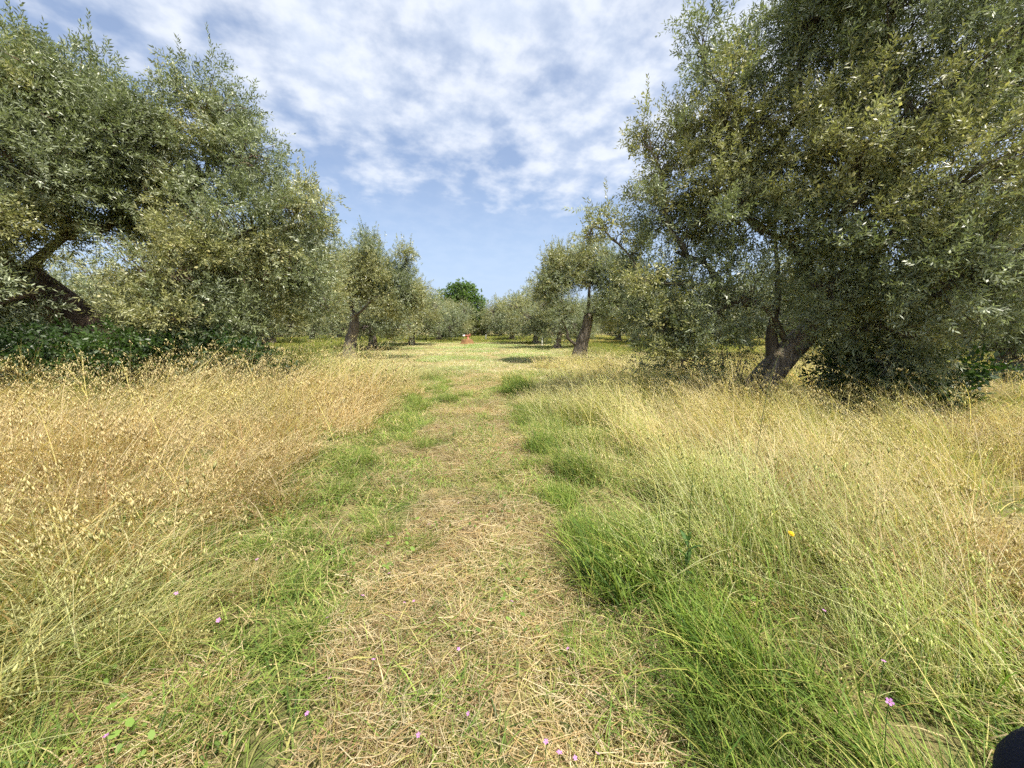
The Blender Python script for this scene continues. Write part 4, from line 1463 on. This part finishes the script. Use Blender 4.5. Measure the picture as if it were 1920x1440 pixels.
def person():
    M['skin'] = plain_mat('skin', (0.55, 0.34, 0.25), 0.5, 0.06, 30, 0.05, 0.35)
    M['navy'] = plain_mat('navy_cloth', (0.010, 0.013, 0.032), 0.85, 0.25, 160, 0.4, 0.2)
    M['hair'] = plain_mat('dark_hair', (0.03, 0.022, 0.016), 0.6, 0.4, 80, 0.5)
    M['shoe'] = plain_mat('shoe_leather', (0.05, 0.045, 0.04), 0.6, 0.2, 40, 0.2)
    B = Vector((1.3, 0.36, ground_z(1.3, 0.36).item()))
    r_ = empty('person', B)
    # joints relative to the base, facing +Y, right foot... left foot stepping ahead
    hipL, kneeL, ankL = (-0.095, 0.03, 0.92), (-0.135, 0.36, 0.53), (-0.13, 0.2, 0.11)
    hipR, kneeR, ankR = (0.1, 0.0, 0.92), (0.12, -0.03, 0.5), (0.12, -0.2, 0.1)
    shL, elL, wrL = (-0.19, 0.02, 1.42), (-0.24, -0.07, 1.14), (-0.2, 0.06, 0.92)
    shR, elR, wrR = (0.19, 0.02, 1.42), (0.25, -0.06, 1.14), (0.26, 0.08, 0.93)
    # trousers
    P = [(0, 0, 0.99, 0.15, 0.12), (*hipL, 0.105), (-0.125, 0.2, 0.72, 0.092), (*kneeL, 0.078), (-0.152, 0.29, 0.34, 0.07), (*ankL, 0.062),
         (*hipR, 0.105), (0.11, -0.01, 0.7, 0.09), (*kneeR, 0.075), (0.12, -0.11, 0.3, 0.068), (*ankR, 0.06)]
    skin_mesh('trousers', P, [(0, 1), (1, 2), (2, 3), (3, 4), (4, 5), (0, 6), (6, 7), (7, 8), (8, 9), (9, 10)], M['navy'], r_)
    # jacket
    P = [(0, 0, 0.95, 0.17, 0.13), (0, 0, 1.12, 0.155, 0.12), (0, 0.01, 1.3, 0.17, 0.125), (0, 0.01, 1.42, 0.12, 0.1), (0, 0.015, 1.49, 0.068),
         (*shL, 0.075), (*elL, 0.058), (*wrL, 0.046), (*shR, 0.075), (*elR, 0.058), (*wrR, 0.046)]
    skin_mesh('jacket', P, [(0, 1), (1, 2), (2, 3), (3, 4), (3, 5), (5, 6), (6, 7), (3, 8), (8, 9), (9, 10)], M['navy'], r_)
    # body: neck, head, arms and hands as one figure
    P = [(0, 0.01, 1.3, 0.1), (0, 0.01, 1.45, 0.07), (0, 0.015, 1.53, 0.055), (0, 0.03, 1.6, 0.068, 0.078), (0, 0.03, 1.68, 0.076, 0.092), (0, 0.02, 1.745, 0.06, 0.075),
         (0, 0.105, 1.625, 0.02), (*shL, 0.045), (*elL, 0.038), (*wrL, 0.027), (*shR, 0.045), (*elR, 0.038), (*wrR, 0.027)]
    E = [(0, 1), (1, 2), (2, 3), (3, 4), (4, 5), (3, 6), (1, 7), (7, 8), (8, 9), (1, 10), (10, 11), (11, 12)]
    for s, w, wi in ((-1, wrL, 9), (1, wrR, 12)):
        n0 = len(P)
        P.append((w[0], w[1] + 0.025, w[2] - 0.055, 0.024, 0.03))
        E.append((wi, n0))
        for k, (dy, L) in enumerate(((-0.03, 0.066), (-0.01, 0.08), (0.012, 0.084), (0.033, 0.074))):
            a = len(P)
            x0, y0, z0 = w[0], w[1] + 0.03 + dy, w[2] - 0.09
            P += [(x0, y0, z0, 0.0095), (x0 - s * 0.008, y0 + 0.006, z0 - L * 0.5, 0.0085), (x0 - s * 0.024, y0 + 0.01, z0 - L * 0.95, 0.0075)]
            E += [(n0, a), (a, a + 1), (a + 1, a + 2)]
        a = len(P)
        P += [(w[0] - s * 0.012, w[1] + 0.062, w[2] - 0.06, 0.0105), (w[0] - s * 0.02, w[1] + 0.08, w[2] - 0.095, 0.009)]
        E += [(n0, a), (a, a + 1)]
    skin_mesh('body', P, E, M['skin'], r_, 2, 0)
    hg = Geo()
    n, m_ = 16, 9
    for i in range(m_):
        th = i / (m_ - 1) * 1.75
        for k in range(n):
            a = k * 2 * math.pi / n
            cut = 0.0 if math.sin(a) < 0.2 else 0.55 * (math.sin(a) - 0.2)
            t2_ = th * (1 - cut)
            hg.V.append(np.array([[0.083 * math.sin(t2_) * math.cos(a), 0.022 + 0.1 * math.sin(t2_) * math.sin(a), 1.69 + 0.105 * math.cos(t2_)]]))
    Vh = np.concatenate(hg.V)
    Q = [[i * n + k, (i + 1) * n + k, (i + 1) * n + (k + 1) % n, i * n + (k + 1) % n] for i in range(m_ - 1) for k in range(n)]
    me = make_mesh('hair', Vh, None, Q, None, True)
    me.materials.append(M['hair'])
    link('hair', me, r_)
    M['eye'] = plain_mat('eye', (0.05, 0.035, 0.03), 0.2, 0.1, 40, 0.0)
    M['lip'] = plain_mat('lip', (0.4, 0.18, 0.15), 0.5, 0.1, 40, 0.0)
    for s in (-1, 1):
        g = Geo()
        V, Q, T = tube([(s * 0.031, 0.108, 1.665), (s * 0.031, 0.116, 1.665), (s * 0.031, 0.121, 1.665)], [0.011, 0.009, 0.002], 10, cap=True)
        g.add(V, T, Q)
        g.obj('eye', M['eye'], r_, True)
        g = Geo()
        V, Q, T = tube(resample([(s * 0.07, 0.02, 1.69), (s * 0.085, 0.005, 1.675), (s * 0.082, 0.005, 1.65), (s * 0.07, 0.02, 1.632)], 8), [0.004, 0.011, 0.013, 0.012, 0.011, 0.011, 0.009, 0.004], 8)
        g.add(V, T, Q)
        g.obj('ear', M['skin'], r_, True)
    g = Geo()
    V, Q, T = tube(resample([(0, 0.115, 1.668), (0, 0.128, 1.648), (0, 0.137, 1.63), (0, 0.118, 1.62)], 8), [0.006, 0.008, 0.01, 0.011, 0.013, 0.014, 0.012, 0.006], 9, cap=True)
    g.add(V, T, Q)
    g.obj('nose', M['skin'], r_, True)
    g = Geo()
    V, Q, T = tube(resample([(-0.023, 0.108, 1.595), (0, 0.119, 1.598), (0.023, 0.108, 1.595)], 8), [0.002, 0.005, 0.006, 0.006, 0.006, 0.006, 0.005, 0.002], 8)
    g.add(V, T, Q)
    g.obj('mouth', M['lip'], r_, True)
    for ank, up in ((ankL, 0.0), (ankR, 0.0)):
        g = Geo()
        x0, y0, z0 = ank
        V, Q, T = tube(resample([(x0, y0 - 0.075, 0.045), (x0, y0, 0.055), (x0, y0 + 0.1, 0.045), (x0, y0 + 0.185, 0.032)], 10), [0.03, 0.042, 0.05, 0.052, 0.05, 0.048, 0.046, 0.043, 0.038, 0.02], 12, cap=True)
        V[:, 2] = np.maximum(V[:, 2], 0.0)
        g.add(V, T, Q)
        V, Q, T = tube([(x0, y0, 0.05), (x0, y0, 0.14)], [0.046, 0.05], 12)
        g.add(V, T, Q)
        g.obj('shoe', M['shoe'], r_, True)
    tag(r_, 'person in navy clothes stepping in at the bottom right corner, knee in view', 'person')


person()
